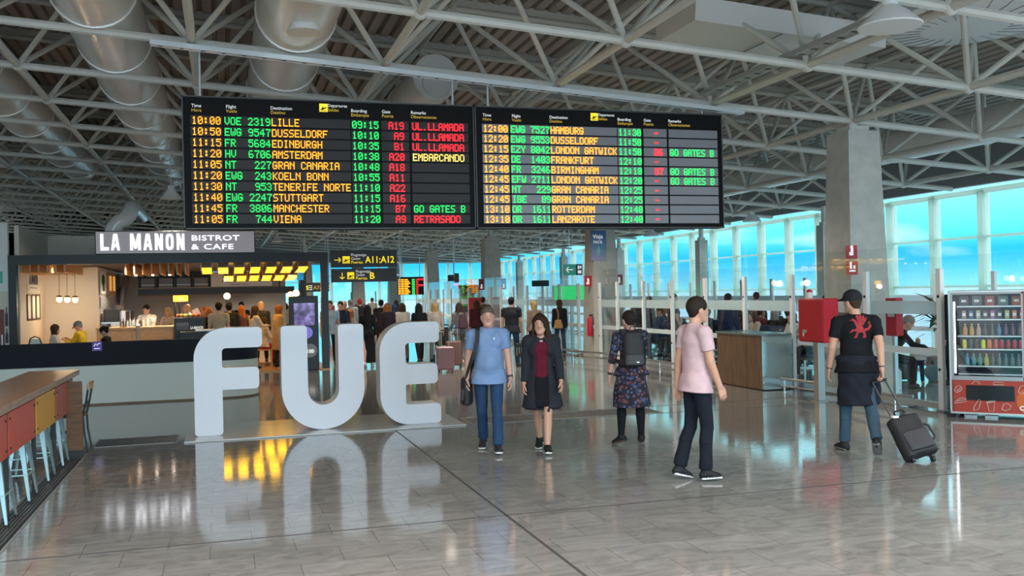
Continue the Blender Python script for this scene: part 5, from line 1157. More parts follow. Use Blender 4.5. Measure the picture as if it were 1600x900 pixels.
def head(b, J, fine=True, fem=False, beard=False):
    s = J['s']; Hc, f, u, r = J['H'], J['hf'], J['hu'], J['hr']
    def p(x, y, z): return Hc+(r*x+f*y+u*z)*s
    b.ec(J['N']-V3(0, 0, .06)*s, p(0, -.025, -.05), (.058*s*(.86 if fem else 1), .058*s), (.052*s*(.86 if fem else 1), .055*s), side=r, k=.03)
    b.el(p(0, -.012, .035), (.075*s, .096*s, .088*s), up=u, side=r, k=.02)
    b.ec(p(0, .025, .01), p(0, .055, -.088), (.062*s, .058*s), (.036*s, .032*s), side=r, k=.03)
    b.ec(p(.045, 0, -.03), p(.022, .045, -.082), .032*s, .024*s, k=.03); b.ec(p(-.045, 0, -.03), p(-.022, .045, -.082), .032*s, .024*s, k=.03)
    b.ec(p(0, .084, .018), p(0, .102, -.018), .0085*s, .0115*s, k=.016)
    for x in (-1, 1):
        b.el(p(.077*x, -.012, -.004), (.011*s, .021*s, .032*s), up=u, side=r, k=.008)
    if not fine: return
    for x in (-1, 1):
        b.el(p(.016*x, .091, -.020), (.009*s, .009*s, .008*s), up=u, side=r, k=.008); b.ec(p(.014*x, .080, .036), p(.046*x, .072, .034), .007*s, .006*s, k=.012)
        b.el(p(.031*x, .098, .014), (.017*s, .016*s, .010*s), up=u, side=r, op=-1)
def face_parts(J, t, sk, browc):
    s = J['s']; Hc, f, u, r = J['H'], J['hf'], J['hu'], J['hr']; Rm = Matrix((r, f, u)).transposed()
    def blob(name, c, rad, m, par):
        b = MB(); b.ell((0, 0, 0), tuple(q*s for q in rad), 8); q = Hc+(r*c[0]+f*c[1]+u*c[2])*s
        b.v = [tuple(Vector(q)+Rm @ Vector(v)) for v in b.v]; return b.build(name, m, par, True)
    for x in (-1, 1):
        e = blob('eye', (.031*x, .0785, .014), (.0125, .008, .0062), sk[2], t); blob('iris', (.031*x, .0845, .0142), (.0055, .003, .0055), sk[3], e)
        blob('eyebrow', (.031*x, .083, .0355), (.018, .006, .0042), browc, t)
    blob('lips', (0, .0865, -.049), (.021, .0065, .0068), sk[1], t)
def hair(kind, J, seed=0):
    b = Blob(); s = J['s']; Hc, f, u, r = J['H'], J['hf'], J['hu'], J['hr']; rs = np.random.RandomState(seed)
    def p(x, y, z): return Hc+(r*x+f*y+u*z)*s
    g = {'short': .010, 'crop': .006, 'long': .018, 'curly': .02, 'bun': .012, 'bob': .02}[kind]
    b.el(p(0, -.016, .040), ((.076+g)*s, (.097+g)*s, (.088+g*1.3)*s), up=u, side=r)
    if kind in ('short', 'crop', 'bun'): b.ec(p(0, -.05, .0), p(0, -.062, -.045), (.066*s, .045*s), (.05*s, .03*s), side=r, k=.02)
    if kind in ('long', 'curly'):
        L = -.30 if kind == 'long' else -.24
        b.ec(p(0, -.06, .0), p(0, -.085, L), (.085*s, .05*s), (.075*s, .03*s), side=r, k=.03)
        for x in (-1, 1): b.ec(p(.08*x, -.015, .02), p(.09*x, -.01, L*.75), (.03*s, .045*s), (.032*s, .035*s), side=r, k=.03)
    if kind == 'bob':
        b.ec(p(0, -.05, .0), p(0, -.05, -.10), (.088*s, .06*s), (.085*s, .055*s), side=r, k=.03)
    if kind == 'bun': b.el(p(0, -.12, .05), (.04*s, .04*s, .04*s), k=.01)
    if kind == 'curly':
        for _ in range(46):
            a = rs.uniform(0, 2*PI); z = rs.uniform(-.24, .055); rr = .086 if z > -.05 else .096; yy = -abs(math.sin(a))*rr*1.0-.01 if z < .06 else math.sin(a)*.09-.015
            b.el(p(math.cos(a)*rr, yy, z), (.024*s, .024*s, .030*s), k=.03)
    # face opening
    b.el(p(0, .105, -.035 if kind != 'curly' else -.03), (.066*s, .075*s, .098*s), up=u, side=r, op=-1)
    if kind in ('short', 'crop'): b.el(p(0, .03, -.105), (.12*s, .075*s, .085*s), up=u, side=r, op=-1)
    if kind in ('short', 'crop', 'bun'):
        for x in (-1, 1): b.el(p(.09*x, .0, -.02), (.03*s, .03*s, .045*s), up=u, side=r, op=-1)
    return b
def shoe(J, nm, boot=False):
    b = Blob(); s = J['s']; A, fd, fu = J['A'+nm], J['fd'+nm], J['fu'+nm]; sd = np.cross(fd, fu)
    def q(x, z): return A+(fd*x-fu*z)*s
    b.ec(q(-.03, .048), q(.13, .060), (.038*s, .040*s), (.041*s, .024*s), side=sd, k=.03); b.ec(q(0, -.01), q(.005, .04), .043*s, .045*s, side=sd, k=.03, cap=.25); b.ec(q(.02, .02), q(.1, .052), (.033*s, .03*s), (.036*s, .022*s), side=sd, k=.03)
    b.ec(q(-.04, .074), q(.145, .076), (.042*s, .013*s), (.044*s, .010*s), side=sd, k=.004, m=1)
    return b
def person(label, loc, rz, sp, vox=.014, fine=False, group=None):
    J = skeleton(sp); t = thing('person', label, 'person', loc, R(rz), group); fem = sp.get('fem', False); sk = SKIN[sp.get('skin', 'fair')]
    b = Blob(); head(b, J, fine, fem); torso(b, J, -.004, fem=fem, belly=sp.get('belly', 0))
    for nm in 'RL':
        limb_arm(b, J, nm, 0, 2.0); hand(b, J, nm, sp.get('curl'+nm, 28), fine=fine, fwd=sp.get('thumb'+nm)); limb_leg(b, J, nm, -.002)
        s = J['s']; A, fd, fu = J['A'+nm], J['fd'+nm], J['fu'+nm]; b.ec(A-fu*.045*s-fd*.02*s, A-fu*.06*s+fd*.11*s, .028*s, .022*s, k=.03)
    b.build('body', sk, t, vox)
    if fine: face_parts(J, t, sk, cloth(sp.get('hc', (.03, .018, .012)), .7))
    if sp.get('hair'): hair(sp['hair'], J, sp.get('seed', 0)).build('hair', [cloth(sp.get('hc', (.03, .018, .012)), .7)], t, vox, .007 if sp['hair'] == 'curly' else 0, 6)
    tp = sp.get('top', ('short', (.3, .3, .3))); ty, tc = tp[0], tp[1]; hem = sp.get('hem', -.06); c = Blob()
    if ty != 'none':
        torso(c, J, .013 if ty != 'coat' else .028, hem=hem, belly=sp.get('belly', 0), fem=fem)
        for nm in 'RL':
            q = .5+.5*J['w']; c.el(J['S'+nm], ((.048*J['s']*q+.011),)*3, k=.02)
        fr = {'short': .62, 'long': 1.93, 'coat': 1.95, 'sleeveless': .08, 'half': 1.35}[ty]
        for nm in 'RL': limb_arm(c, J, nm, .010 if ty != 'coat' else .02, fr, cap=.2, kk=.032)
        s = J['s']; c.el(J['N']+V3(0, 0, .05)*s+J['fw']*.012*s, (.068*s, .07*s, .075*s), side=J['rt'], op=-1)
        if sp.get('scoop'): c.el(J['N']+V3(0, 0, .01)*s+J['fw']*.085*s, (.062*s, .09*s, .085*s), side=J['rt'], op=-1)
        c.build('jacket' if ty == 'coat' else sp.get('topname', 'shirt'), [tp[2] if len(tp) > 2 else cloth(tc)], t, vox, .0035 if fine else 0, sp.get('seed', 0))
    bt = sp.get('bottom', ('trousers', (.05, .07, .12)))
    if bt[0] in ('trousers', 'shorts', 'leggings'):
        c = Blob(); o = .007 if bt[0] != 'leggings' else .004; s, w = J['s'], J['w']
        c.el(J['P']+V3(0, -.01, .0)*s, (.166*s*w*(1.05 if fem else 1)+o, .112*s*w+o, .085*s+o), k=.05); 
        for nm in 'RL':
            c.el(J['P']+V3((.07 if nm == 'R' else -.07)*w, -.045, -.025)*s, (.08*s*w+o, .068*s+o, .085*s+o), k=.03); limb_leg(c, J, nm, o, 1.95 if bt[0] != 'shorts' else .85, cap=.25, flare=bt[2] if len(bt) > 2 else 1.25)
        c.build(bt[0], [cloth(bt[1])], t, vox, .003 if fine else 0, sp.get('seed', 0)+5)
    if bt[0] in ('skirt', 'dress'):
        c = Blob(); s, w = J['s'], J['w']; L = bt[2]; P = J['P']; fl = bt[3] if len(bt) > 3 else .05; yo = bt[4] if len(bt) > 4 else 0
        c.ec(P+V3(0, yo, -L)*s, P+V3(0, 0, .06)*s, ((.20+fl)*s*w, (.15+fl)*s*w), (.165*s*w, .118*s*w), k=.03, cap=.06)
        c.el(P+V3(0, -.05, -.03)*s, (.16*s*w, .10*s*w, .1*s), k=.05)
        c.build('skirt', [bt[5] if len(bt) > 5 else cloth(bt[1])], t, vox, .006 if fine else 0, 3)
    sc = sp.get('shoes', ((.02, .02, .022), (.02, .02, .022)))
    for nm in 'RL': shoe(J, nm).build('shoe', [cloth(sc[0], .6), cloth(sc[1], .6)], t, vox*.8)
    t['J'] = 0; del t['J']
    return t, J
# ------------------------------------------------------------------ the five people in front
FV = .0054
WHITE = (.72, .72, .72); BLK = (.012, .012, .014); NAVY = (.018, .024, .045); DENIM = (.022, .055, .125)
def strap(pts, w, th, name, m, parent):
    # flat webbing strap along a path; pts are (position, outward normal)
    b = MB(); n = len(pts); P = [np.asarray(p[0], float) for p in pts]; N_ = [nrm(np.asarray(p[1], float)) for p in pts]
    for i in range(n):
        d = nrm(P[min(i+1, n-1)]-P[max(i-1, 0)]); sd = nrm(np.cross(d, N_[i]))*w/2; o = N_[i]*th
        b.v += [tuple(P[i]-sd), tuple(P[i]+sd), tuple(P[i]+sd+o), tuple(P[i]-sd+o)]
    for i in range(n-1):
        for k in range(4): b.f.append((4*i+k, 4*i+(k+1) % 4, 4*i+4+(k+1) % 4, 4*i+4+k)); b.m.append(0)
    b.f += [(3, 2, 1, 0), (4*n-4, 4*n-3, 4*n-2, 4*n-1)]; b.m += [0, 0]
    return b.build(name, m, parent)
M['black_nylon'] = mat('black_nylon', (.014, .014, .017), .65, noise=.2, nscale=20); M['grey_nylon'] = mat('grey_nylon', (.035, .035, .042), .6, noise=.2, nscale=20)
# man in the light blue shirt
pb, J = person('middle-aged man in a light blue t-shirt and jeans walking towards the camera', (3.02, 11.06, 0), 163, dict(H=1.76, w=1.04, belly=.30, skin='pink', hair='crop', hc=(.11, .08, .065), head=(4, 0), armR=(-4, 10, 22, 4), armL=(2, 9, 14), legL=(16, 0, 6, -8), legR=(-11, 0, 16, 12), top=('short', (.19, .29, .50)), hem=-.10, bottom=('trousers', DENIM, 1.45), shoes=((.03, .03, .035), WHITE), seed=1), FV, True)
s = J['s']; w_ = nrm(J['WrL']-J['EL']); b = MB(); p = J['WrL']-w_*.02; b.cyl(p-w_*.012, p+w_*.012, .034, n=14); b.build('wristwatch_strap', M['black'], pb); b = MB(); q = p+V3(-.034, 0, 0); b.cyl(q, q+V3(-.008, 0, 0), .018, n=14); b.build('watch_case', M['steel'], pb)
b = MB(); q = J['C']+J['fw']*.128*s+V3(-.075, 0, .035); b.prism([(-.009, 0), (.007, -.008), (.012, .012), (-.004, .018)], 0, .004); b.build('chest_emblem', M['white'], pb, loc=tuple(q))
hb = thing('shoulder_bag', 'black shoulder bag hanging at the right hip of the man in the light blue shirt', 'bag', (3.02, 11.06, 0), R(163))
c = Blob(); hipx = .255; c.ec((hipx+.02, -.06, .60), (hipx+.01, -.02, .86), (.075, .16), (.065, .145), side=(1, 0, 0), k=.03, cap=.5); c.build('bag_body', [M['black_nylon']], hb, .008, .004)
c = Blob(); c.ec((hipx+.06, .02, .64), (hipx+.05, .03, .76), (.03, .11), (.03, .10), side=(1, 0, 0), cap=.5); c.build('front_pocket', [M['grey_nylon']], hb, .008)
SR = J['SR']; strap([((hipx+.03, .06, .86), (1, .3, 0)), ((.225, .10, 1.02), (.7, .7, 0)), ((.16, .155, 1.20), (.2, 1, 0)), ((.125, .145, 1.33), (.1, 1, .2)), ((.12, .10, SR[2]+.045), (0, .7, .7)), ((.12, .0, SR[2]+.07), (0, 0, 1)), ((.12, -.08, SR[2]+.02), (0, -.8, .5)), ((.15, -.13, 1.2), (0, -1, 0)), ((hipx, -.11, .86), (.6, -.8, 0))], .05, .006, 'strap', M['black_nylon'], hb)
# woman in burgundy
pw, J = person('woman with long dark curly hair, burgundy top and black skirt walking towards the camera', (3.60, 10.80, 0), 160, dict(H=1.64, w=.98, fem=True, skin='fair', hair='curly', hc=(.035, .017, .010), head=(-6, 0), armR=(4, 8, 10), armL=(6, 10, 22), legL=(14, -3, 6, -6), legR=(-13, -3, 14, 16), top=('sleeveless', (.11, .008, .022)), scoop=1, hem=.05, bottom=('skirt', (.008, .008, .012), .34, .02), shoes=(BLK, WHITE), seed=2), FV, True)
s = J['s']; P, C, fw = J['P'], J['C'], J['fw']
c = Blob()
torso(c, J, .024, hem=-.36, fem=True)
c.ec(P+V3(0, -.015, -.36), P+V3(0, -.01, 0), (.235*s, .16*s), (.19*s, .14*s), k=.05, cap=.08)
for nm in 'RL': limb_arm(c, J, nm, .016, 1.92, cap=.2)
c.el(P+V3(0, .21, .10), (.10, .17, .80), op=-1); c.el(J['N']+V3(0, .05, .05), (.075, .09, .09), op=-1)
c.build('cardigan', [cloth((.022, .024, .032))], pw, FV, .004, 4)
b = MB(); pts = [tuple(J['N']+V3(.058*math.sin(a)*s, .028+.055*math.cos(a)*s*1.1, -.008-.05*math.cos(a)*(math.cos(a) > 0))) for a in np.linspace(-2.2, 2.2, 17)]; b.tube(pts, .005, 6); b.build('necklace', M['white'], pw, True)
b = MB(); K = J['KL']; b.ell(tuple(K+V3(-.008, .051, .045)), (.017, .007, .024), 8); b.build('knee_tattoo', cloth((.05, .04, .05)), pw, True)
# woman in the floral dress, from behind
def floral():
    m = D.materials.new('floral_print'); m.use_nodes = True; t = m.node_tree; b = t.nodes['Principled BSDF']; b.inputs['Roughness'].default_value = .85
    c = t.nodes.new('ShaderNodeTexCoord'); v = t.nodes.new('ShaderNodeTexVoronoi'); v.inputs['Scale'].default_value = 22
    r = t.nodes.new('ShaderNodeValToRGB'); e = r.color_ramp.elements; e[0].position = .0; e[0].color = (0, 0, 0, 1); e[1].position = .52; e[1].color = (0, 0, 0, 1)
    for p, k in ((.14, 1), (.20, 0), (.26, 0), (.30, 1), (.40, 1), (.46, 0)): x = e.new(p); x.color = (k, k, k, 1)
    h = t.nodes.new('ShaderNodeValToRGB'); h.color_ramp.interpolation = 'CONSTANT'; e = h.color_ramp.elements; e[0].color = (.20, .05, .07, 1); e[1].position = .75; e[1].color = (.05, .06, .20, 1)
    for p, k in ((.25, (.10, .13, .30)), (.45, (.25, .09, .07)), (.6, (.16, .15, .20))): x = e.new(p); x.color = (*k, 1)
    sp = t.nodes.new('ShaderNodeSeparateXYZ'); mx = t.nodes.new('ShaderNodeMixRGB'); mx.inputs[1].default_value = (.012, .012, .022, 1)
    L = t.links; L.new(c.outputs['Object'], v.inputs['Vector']); L.new(v.outputs['Distance'], r.inputs[0]); L.new(v.outputs['Color'], sp.inputs[0]); L.new(sp.outputs[0], h.inputs[0]); L.new(r.outputs[0], mx.inputs[0]); L.new(h.outputs[0], mx.inputs[2]); L.new(mx.outputs[0], b.inputs['Base Color']); return m
M['floral'] = floral()
pd, J = person('woman with short dark hair in a dark floral dress and leggings, seen from behind', (4.77, 10.85, 0), -14, dict(H=1.62, w=1.04, fem=True, skin='pink', hair='short', hc=(.02, .014, .012), head=(18, -3), armL=(-6, 16, 14), armR=(30, 4, 50, 20), legL=(6, 5, 16, 14, 55), legR=(2, 2, 2, 0, 8), top=('half', (0, 0, 0), M['floral']), hem=-.05, bottom=('dress', (0, 0, 0), .46, .05, 0, M['floral']), topname='dress_top', shoes=(BLK, (.10, .06, .05)), seed=3), FV, True)
c = Blob()
for nm in 'RL': limb_leg(c, J, nm, .004, 1.97)
c.build('leggings', [cloth((.008, .009, .012))], pd, FV)
s = J['s']; w_ = nrm(J['WrL']-J['EL']); b = MB(); p = J['WrL']-w_*.025; b.cyl(p-w_*.014, p+w_*.014, .032, n=14); b.build('wristwatch', M['black'], pd); b = MB()
bp = thing('backpack', 'black backpack worn over the floral dress', 'backpack', (4.77, 10.85, 0), R(-14)); C, P = J['C'], J['P']; z0 = C[2]-.26
c = Blob(); c.ec((.0, -.19, z0), (.0, -.175, C[2]+.12), (.135, .085), (.10, .05), k=.03, cap=.35); c.build('pack', [M['black_nylon']], bp, .008, .004)
c = Blob(); c.ec((0, -.265, z0+.01), (0, -.25, z0+.12), (.115, .035), (.11, .03), k=.02, cap=.5); c.build('front_pocket', [M['grey_nylon']], bp, .008)
for x in (-1, 1):
    S = J['SR'] if x > 0 else J['SL']; xx = .105*x
    strap([((xx*.8, -.15, C[2]+.08), (0, -1, .2)), ((xx, -.115, S[2]+.02), (0, -.7, .6)), ((xx*1.05, -.03, S[2]+.072), (0, 0, 1)), ((xx*1.05, .07, S[2]+.03), (0, .8, .5)), ((xx*1.2, .145, C[2]+.02), (0, 1, .1)), ((xx*1.6, .10, C[2]-.16), (x, .6, 0)), ((xx*1.7, -.03, C[2]-.22), (x, 0, 0)), ((xx*1.2, -.15, z0+.02), (x, -1, 0))], .055, .008, 'shoulder_strap', M['grey_nylon'], bp)
b = MB(); b.tube([(-.03, -.165, C[2]+.165), (-.025, -.16, C[2]+.20), (.025, -.16, C[2]+.20), (.03, -.165, C[2]+.165)], .008, 8); b.build('grab_handle', M['black_nylon'], bp, True); MB().bx(.02, .05, -.301, -.288, z0+.03, z0+.045).build('logo_tab', M['alu'], bp)
# man in the pale pink shirt
pk, J = person('young man in a pale pink t-shirt and navy trousers walking right, nearest to the camera', (4.46, 8.56, 0), -93, dict(H=1.80, w=1.0, skin='fair', hair='short', hc=(.022, .014, .010), head=(-2, 0), twist=6, armR=(8, 5, 12), armL=(-13, 2, 8), legR=(8, 0, 12, -2), legL=(-4, 0, 14, 14), top=('short', (.60, .42, .46)), hem=-.10, bottom=('trousers', (.010, .013, .022), 1.5), shoes=((.016, .018, .022), WHITE), seed=4), FV, True)
c = Blob(); H_, f, u, r = J['H'], J['hf'], J['hu'], J['hr']
# man with cap, dragon shirt, jacket tied round the waist
CR = -30; cpos = V3(6.86, 9.30, 0)
def loc_of(pw_, base, rz): return rz_(np.asarray(pw_, float)-base, -R(rz))
grip = V3(6.97, 8.98, .82); gl = loc_of(grip, cpos, CR)
pc, J = person('man in a dark cap and black red-dragon shirt, seen from behind, pulling a suitcase', tuple(cpos), CR, dict(H=1.84, w=1.06, skin='fair', hair='crop', hc=(.05, .03, .02), head=(42, -2), armR=('ik', gl, (.6, -1, .2)), armL=(-3, 12, 16), legL=(8, 3, 4, -2, 30), legR=(-12, 4, 26, 42, 12), curlR=62, top=('short', (.009, .010, .013)), hem=-.08, bottom=('trousers', (.045, .085, .125), 1.3), shoes=((.022, .022, .025), (.20, .19, .18)), seed=5), FV, True)
H_, f, u, r, s = J['H'], J['hf'], J['hu'], J['hr'], J['s']
add_cap(pc, J, (.02, .022, .028), FV)
c = Blob(); P = J['P']
c.ec(P+V3(0, -.03, -.42)*s, P+V3(0, -.01, .10)*s, (.215*s, .15*s), (.185*s, .135*s), k=.03, cap=.12); c.ec(P+V3(-.15, .1, .02)*s, P+V3(-.05, .16, -.33)*s, .05*s, .045*s, k=.02); c.ec(P+V3(.17, 0, .02)*s, P+V3(.19, -.02, -.40)*s, (.06*s, .09*s), (.05*s, .09*s), k=.03, cap=.3)
c.ec(P+V3(-.19, 0, .07)*s, P+V3(.19, 0, .07)*s, .03, .03, k=.02)
c.el(P+V3(0, .14, -.38)*s, (.09, .12, .20), op=-1)
c.build('tied_jacket', [cloth((.014, .016, .026))], pc, FV, .007, 9)
for nm, zz in (('R', .03), ('R', .055), ('L', .02)):
    w_ = nrm(J['Wr'+nm]-J['E'+nm]); p = J['Wr'+nm]-w_*zz; b = MB(); b.cyl(p-w_*.007, p+w_*.007, .033, n=14); b.build('wristband', M['black'], pc)
# red dragon print on the back of the shirt: flat polygons laid on the cloth
DR = [[(-.02, .02), (.02, .05), (.05, .02), (.06, -.03), (.03, -.07), (-.02, -.07), (-.05, -.03)],
      [(.0, .03), (-.02, .08), (-.05, .11), (-.09, .10), (-.10, .085), (-.07, .085), (-.055, .07), (-.045, .03), (-.03, .0)],
      [(-.09, .10), (-.075, .125), (-.06, .11)], [(-.10, .085), (-.115, .095), (-.105, .1)],
      [(.0, .05), (-.035, .15), (-.012, .165), (.008, .15), (.012, .06)], [(.016, .06), (.014, .155), (.035, .175), (.045, .14), (.03, .06)], [(.034, .06), (.05, .14), (.075, .165), (.078, .12), (.048, .055)], [(.052, .052), (.083, .118), (.112, .135), (.10, .09), (.064, .04)], [(-.005, .045), (.07, .03), (.06, .06), (.0, .07)],
      [(-.04, -.03), (-.08, -.02), (-.11, -.05), (-.12, -.08), (-.09, -.065), (-.06, -.05), (-.03, -.06)],
      [(-.03, -.06), (-.05, -.11), (-.07, -.14), (-.03, -.14), (-.015, -.1), (.0, -.07)],
      [(.03, -.05), (.06, -.10), (.04, -.14), (.09, -.14), (.095, -.12), (.085, -.09), (.07, -.03)],
      [(.06, -.02), (.11, -.01), (.14, .03), (.125, .06), (.155, .045), (.165, .01), (.13, -.035), (.08, -.05)], [(.115, .055), (.14, .085), (.15, .05)]]
M['dragon_red'] = mat('dragon_red', (.36, .025, .035), .8)
shirt_o = [x for x in pc.children if x.name.startswith('shirt')][0]
from mathutils.bvhtree import BVHTree
bv = BVHTree.FromPolygons([tuple(v.co) for v in shirt_o.data.vertices], [tuple(p.vertices) for p in shirt_o.data.polygons])
b = MB()
import mathutils.geometry as mg
cz = J['C'][2]+.03
for poly in DR:
    big = [Vector((p[0]*.84, p[1]*.84)) for p in poly]; x0 = min(p.x for p in big); x1 = max(p.x for p in big); z0 = min(p.y for p in big); z1 = max(p.y for p in big); st = .0034
    for i in range(int((x1-x0)/st)+1):
        for k in range(int((z1-z0)/st)+1):
            cx, cz_ = x0+(i+.5)*st, z0+(k+.5)*st; ins = False; j = len(big)-1
            for e_ in range(len(big)):
                if (big[e_].y > cz_) != (big[j].y > cz_) and cx < (big[j].x-big[e_].x)*(cz_-big[e_].y)/(big[j].y-big[e_].y)+big[e_].x: ins = not ins
                j = e_
            if not ins: continue
            vs = []
            for (dx, dz) in ((-.5, -.5), (.5, -.5), (.5, .5), (-.5, .5)):
                h = bv.ray_cast(Vector((cx+dx*st+.02, -1, cz+cz_+dz*st)), Vector((0, 1, 0)))
                if h[0] is None: break
                vs.append((h[0].x, h[0].y-.0025, h[0].z))
            if len(vs) == 4: b.add(vs, [(0, 1, 2, 3)])
b.build('dragon_print', M['dragon_red'], pc)
# the suitcase he pulls: its grip lies in his closed right hand
d_ = nrm(J['WrR']-J['ER']); grip = rz_(J['WrR']+d_*.098*J['s']-J['rt']*.018, R(CR))+cpos
B0 = V3(7.04, 8.43, 0); ax = nrm(grip-B0-V3(0, 0, .03)); 
sc_ = thing('suitcase', 'black soft trolley suitcase tilted on its wheels behind the cap man', 'suitcase', tuple(B0))
zx = ax; side = nrm(V3(math.cos(R(-16)), math.sin(R(-16)), 0)); side = nrm(side-zx*(side@zx)); nn = np.cross(zx, side)
def sl(x, y, z): return side*x+nn*y+zx*z
b = Blob(); b.ec(sl(0, 0, .12), sl(0, 0, .52), (.18, .10), (.165, .085), side=side, k=.02, cap=.45); 
for x in (-1, 1): b.ec(sl(.13*x, 0, .10), sl(.12*x, 0, .52), (.055, .10), (.05, .085), side=side, k=.03, cap=.5)
b.build('case_body', [M['black_nylon']], sc_, .008, .003)
b = Blob(); b.ec(sl(0, -.10, .14), sl(0, -.09, .34), (.14, .035), (.13, .03), side=side, k=.02, cap=.5); b.build('front_pocket', [M['grey_nylon']], sc_, .008, .002)
Lh = float((grip-B0)@zx)
for x in (-.075, .075): MB().cyl(tuple(sl(x, .045, .5)), tuple(sl(x, .045, Lh)), .009, n=8).build('telescopic_bar', M['dark_grey'], sc_)
b = MB(); b.cyl(tuple(sl(-.09, .045, Lh)), tuple(sl(.09, .045, Lh)), .015, n=10); b.build('grip', M['black'], sc_)
b = MB(); b.tube([tuple(sl(-.06, -.02, .58)), tuple(sl(-.05, -.02, .62)), tuple(sl(.05, -.02, .62)), tuple(sl(.06, -.02, .58))], .012, 8); b.build('top_handle', M['black_nylon'], sc_, True)
b = MB(); b.tube([tuple(sl(.20, -.02, .22)), tuple(sl(.235, -.02, .25)), tuple(sl(.23, -.02, .38)), tuple(sl(.19, -.02, .41))], .012, 8); b.build('side_handle', M['black_nylon'], sc_, True)
for x in (-.12, .12):
    q = sl(x, .03, .045); q[2] = .035; b = MB(); b.cyl(tuple(q-side*.015), tuple(q+side*.015), .035, n=16); b.build('wheel', M['black'], sc_); MB().bar(tuple(q), tuple(sl(x, .02, .12)), .035, .05).build('wheel_fork', M['dark_grey'], sc_)
MB().box(tuple(sl(-.10, -.075, .545)), (.07, .04, .02)).build('luggage_tag', M['white'], sc_)
# ------------------------------------------------------------------ people in the background
PROTO = {}
STAND = dict(armR=(3, 7, 12), armL=(-2, 7, 14), legR=(2, 3, 2, 0), legL=(-1, 3, 3, 0))
WALK = dict(armR=(-14, 7, 14), armL=(16, 7, 20), legR=(18, 1, 6, -4), legL=(-14, 1, 16, 16))
SIT = dict(seat=.462, armR=(24, 8, 62, 30), armL=(20, 8, 66, 30), legR=(84, 6, 82, 0), legL=(84, 6, 86, 0))
READ = dict(seat=.462, armR=(30, 10, 85, 35), armL=(28, 10, 85, 35), legR=(84, 5, 84, 0), legL=(84, 5, 80, 0), head=(0, -28), lean=6)
LEAN = dict(armR=(32, 8, 60, 25), armL=(30, 8, 60, 25), legR=(2, 3, 2, 0), legL=(-1, 3, 3, 0), head=(0, -12), lean=6)
SPEC = {
 'stand_m': dict(H=1.76, w=1.05, hair='short', top=('long', (.1, .1, .1)), **STAND), 'stand_ms': dict(H=1.78, w=1.08, belly=.2, hair='crop', top=('short', (.1, .1, .1)), hem=-.1, **STAND),
 'stand_f': dict(H=1.65, w=.98, fem=True, hair='long', top=('long', (.1, .1, .1)), **STAND), 'walk_m': dict(H=1.77, hair='short', top=('long', (.1, .1, .1)), **WALK),
 'walk_f': dict(H=1.66, w=.97, fem=True, hair='long', top=('long', (.1, .1, .1)), **WALK), 'bob_f': dict(H=1.64, fem=True, hair='bob', top=('long', (.1, .1, .1)), **STAND),
 'coat_f': dict(H=1.66, fem=True, hair='long', top=('coat', (.1, .1, .1)), hem=-.45, **STAND), 'bald_m': dict(H=1.76, w=1.1, top=('short', (.1, .1, .1)), hem=-.08, **STAND),
 'bar_m': dict(H=1.76, hair='short', top=('short', (.1, .1, .1)), **LEAN), 'bar_f': dict(H=1.66, fem=True, hair='long', top=('long', (.1, .1, .1)), **LEAN),
 'sit_m': dict(H=1.75, w=1.06, hair='short', top=('long', (.1, .1, .1)), **SIT), 'sit_f': dict(H=1.64, fem=True, hair='bob', top=('long', (.1, .1, .1)), **SIT), 'sit_fl': dict(H=1.65, fem=True, hair='long', top=('long', (.1, .1, .1)), **SIT),
 'read_m': dict(H=1.76, w=1.05, hair='short', top=('long', (.1, .1, .1)), **READ), 'read_f': dict(H=1.65, fem=True, hair='bun', top=('short', (.1, .1, .1)), **READ), 'sit_b': dict(H=1.74, w=1.1, top=('long', (.1, .1, .1)), **SIT),
 'dress_f': dict(H=1.66, fem=True, hair='long', top=('long', (.1, .1, .1)), bottom=('skirt', (.1, .1, .1), .80, .03), **WALK), 'child': dict(H=.86, w=1.25, hair='short', top=('long', (.1, .1, .1)), hem=-.04, **STAND),
 'kneel_m': dict(H=1.78, w=1.08, hair='short', top=('long', (.1, .1, .1)), lean=32, head=(0, -30), seat=.462, armR=(40, 6, 35, 15), armL=(40, 6, 35, 15), legR=(80, 12, 84, 0), legL=(80, 12, 84, 0))}
HAIRC = dict(black=(.012, .010, .010), brown=(.055, .028, .015), ginger=(.30, .10, .03), blond=(.42, .27, .11), grey=(.22, .21, .20))
def bgp(kind, x, y, rz, label, top, bot=(.02, .025, .04), hc='brown', sk='fair', shoes=(.03, .03, .035), z=0.0, group=None, scale=1.0):
    if kind not in PROTO:
        t, J = person(label, (x, y, z), rz, SPEC[kind], .0145 if kind != 'child' else .010); PROTO[kind] = t
    else: t = copy_tree(PROTO[kind], label, (x, y, z), R(rz))
    t.rotation_euler = (0, 0, R(rz)); t['label'] = label; t.scale = (scale,)*3
    if group: t['group'] = group
    elif 'group' in t: del t['group']
    for c in t.children:
        n = c.name.split('.')[0]
        if n == 'body':
            for i in range(len(c.material_slots)): setmat(c, SKIN[sk][i], i)
        elif n == 'hair': setmat(c, cloth(HAIRC[hc] if isinstance(hc, str) else hc, .7))
        elif n in ('shirt', 'jacket'): setmat(c, cloth(top))
        elif n in ('trousers', 'skirt'): setmat(c, cloth(bot))
        elif n == 'shoe': setmat(c, cloth(shoes, .6)); setmat(c, cloth(shoes, .6), 1)
    return t
JEANS = (.03, .06, .12); DK = (.012, .013, .017); WH = (.62, .60, .58)
G1 = 'travellers in the hall'
bgp('stand_ms', 2.82, 26.9, 172, 'man in a pale blue shirt facing us beside the bistro post', (.30, .42, .55), DK, 'brown', 'pink')
bgp('walk_m', 3.25, 28.0, 165, 'man in a dark blue jacket right behind the bistro post', (.02, .035, .07), DK, 'black')
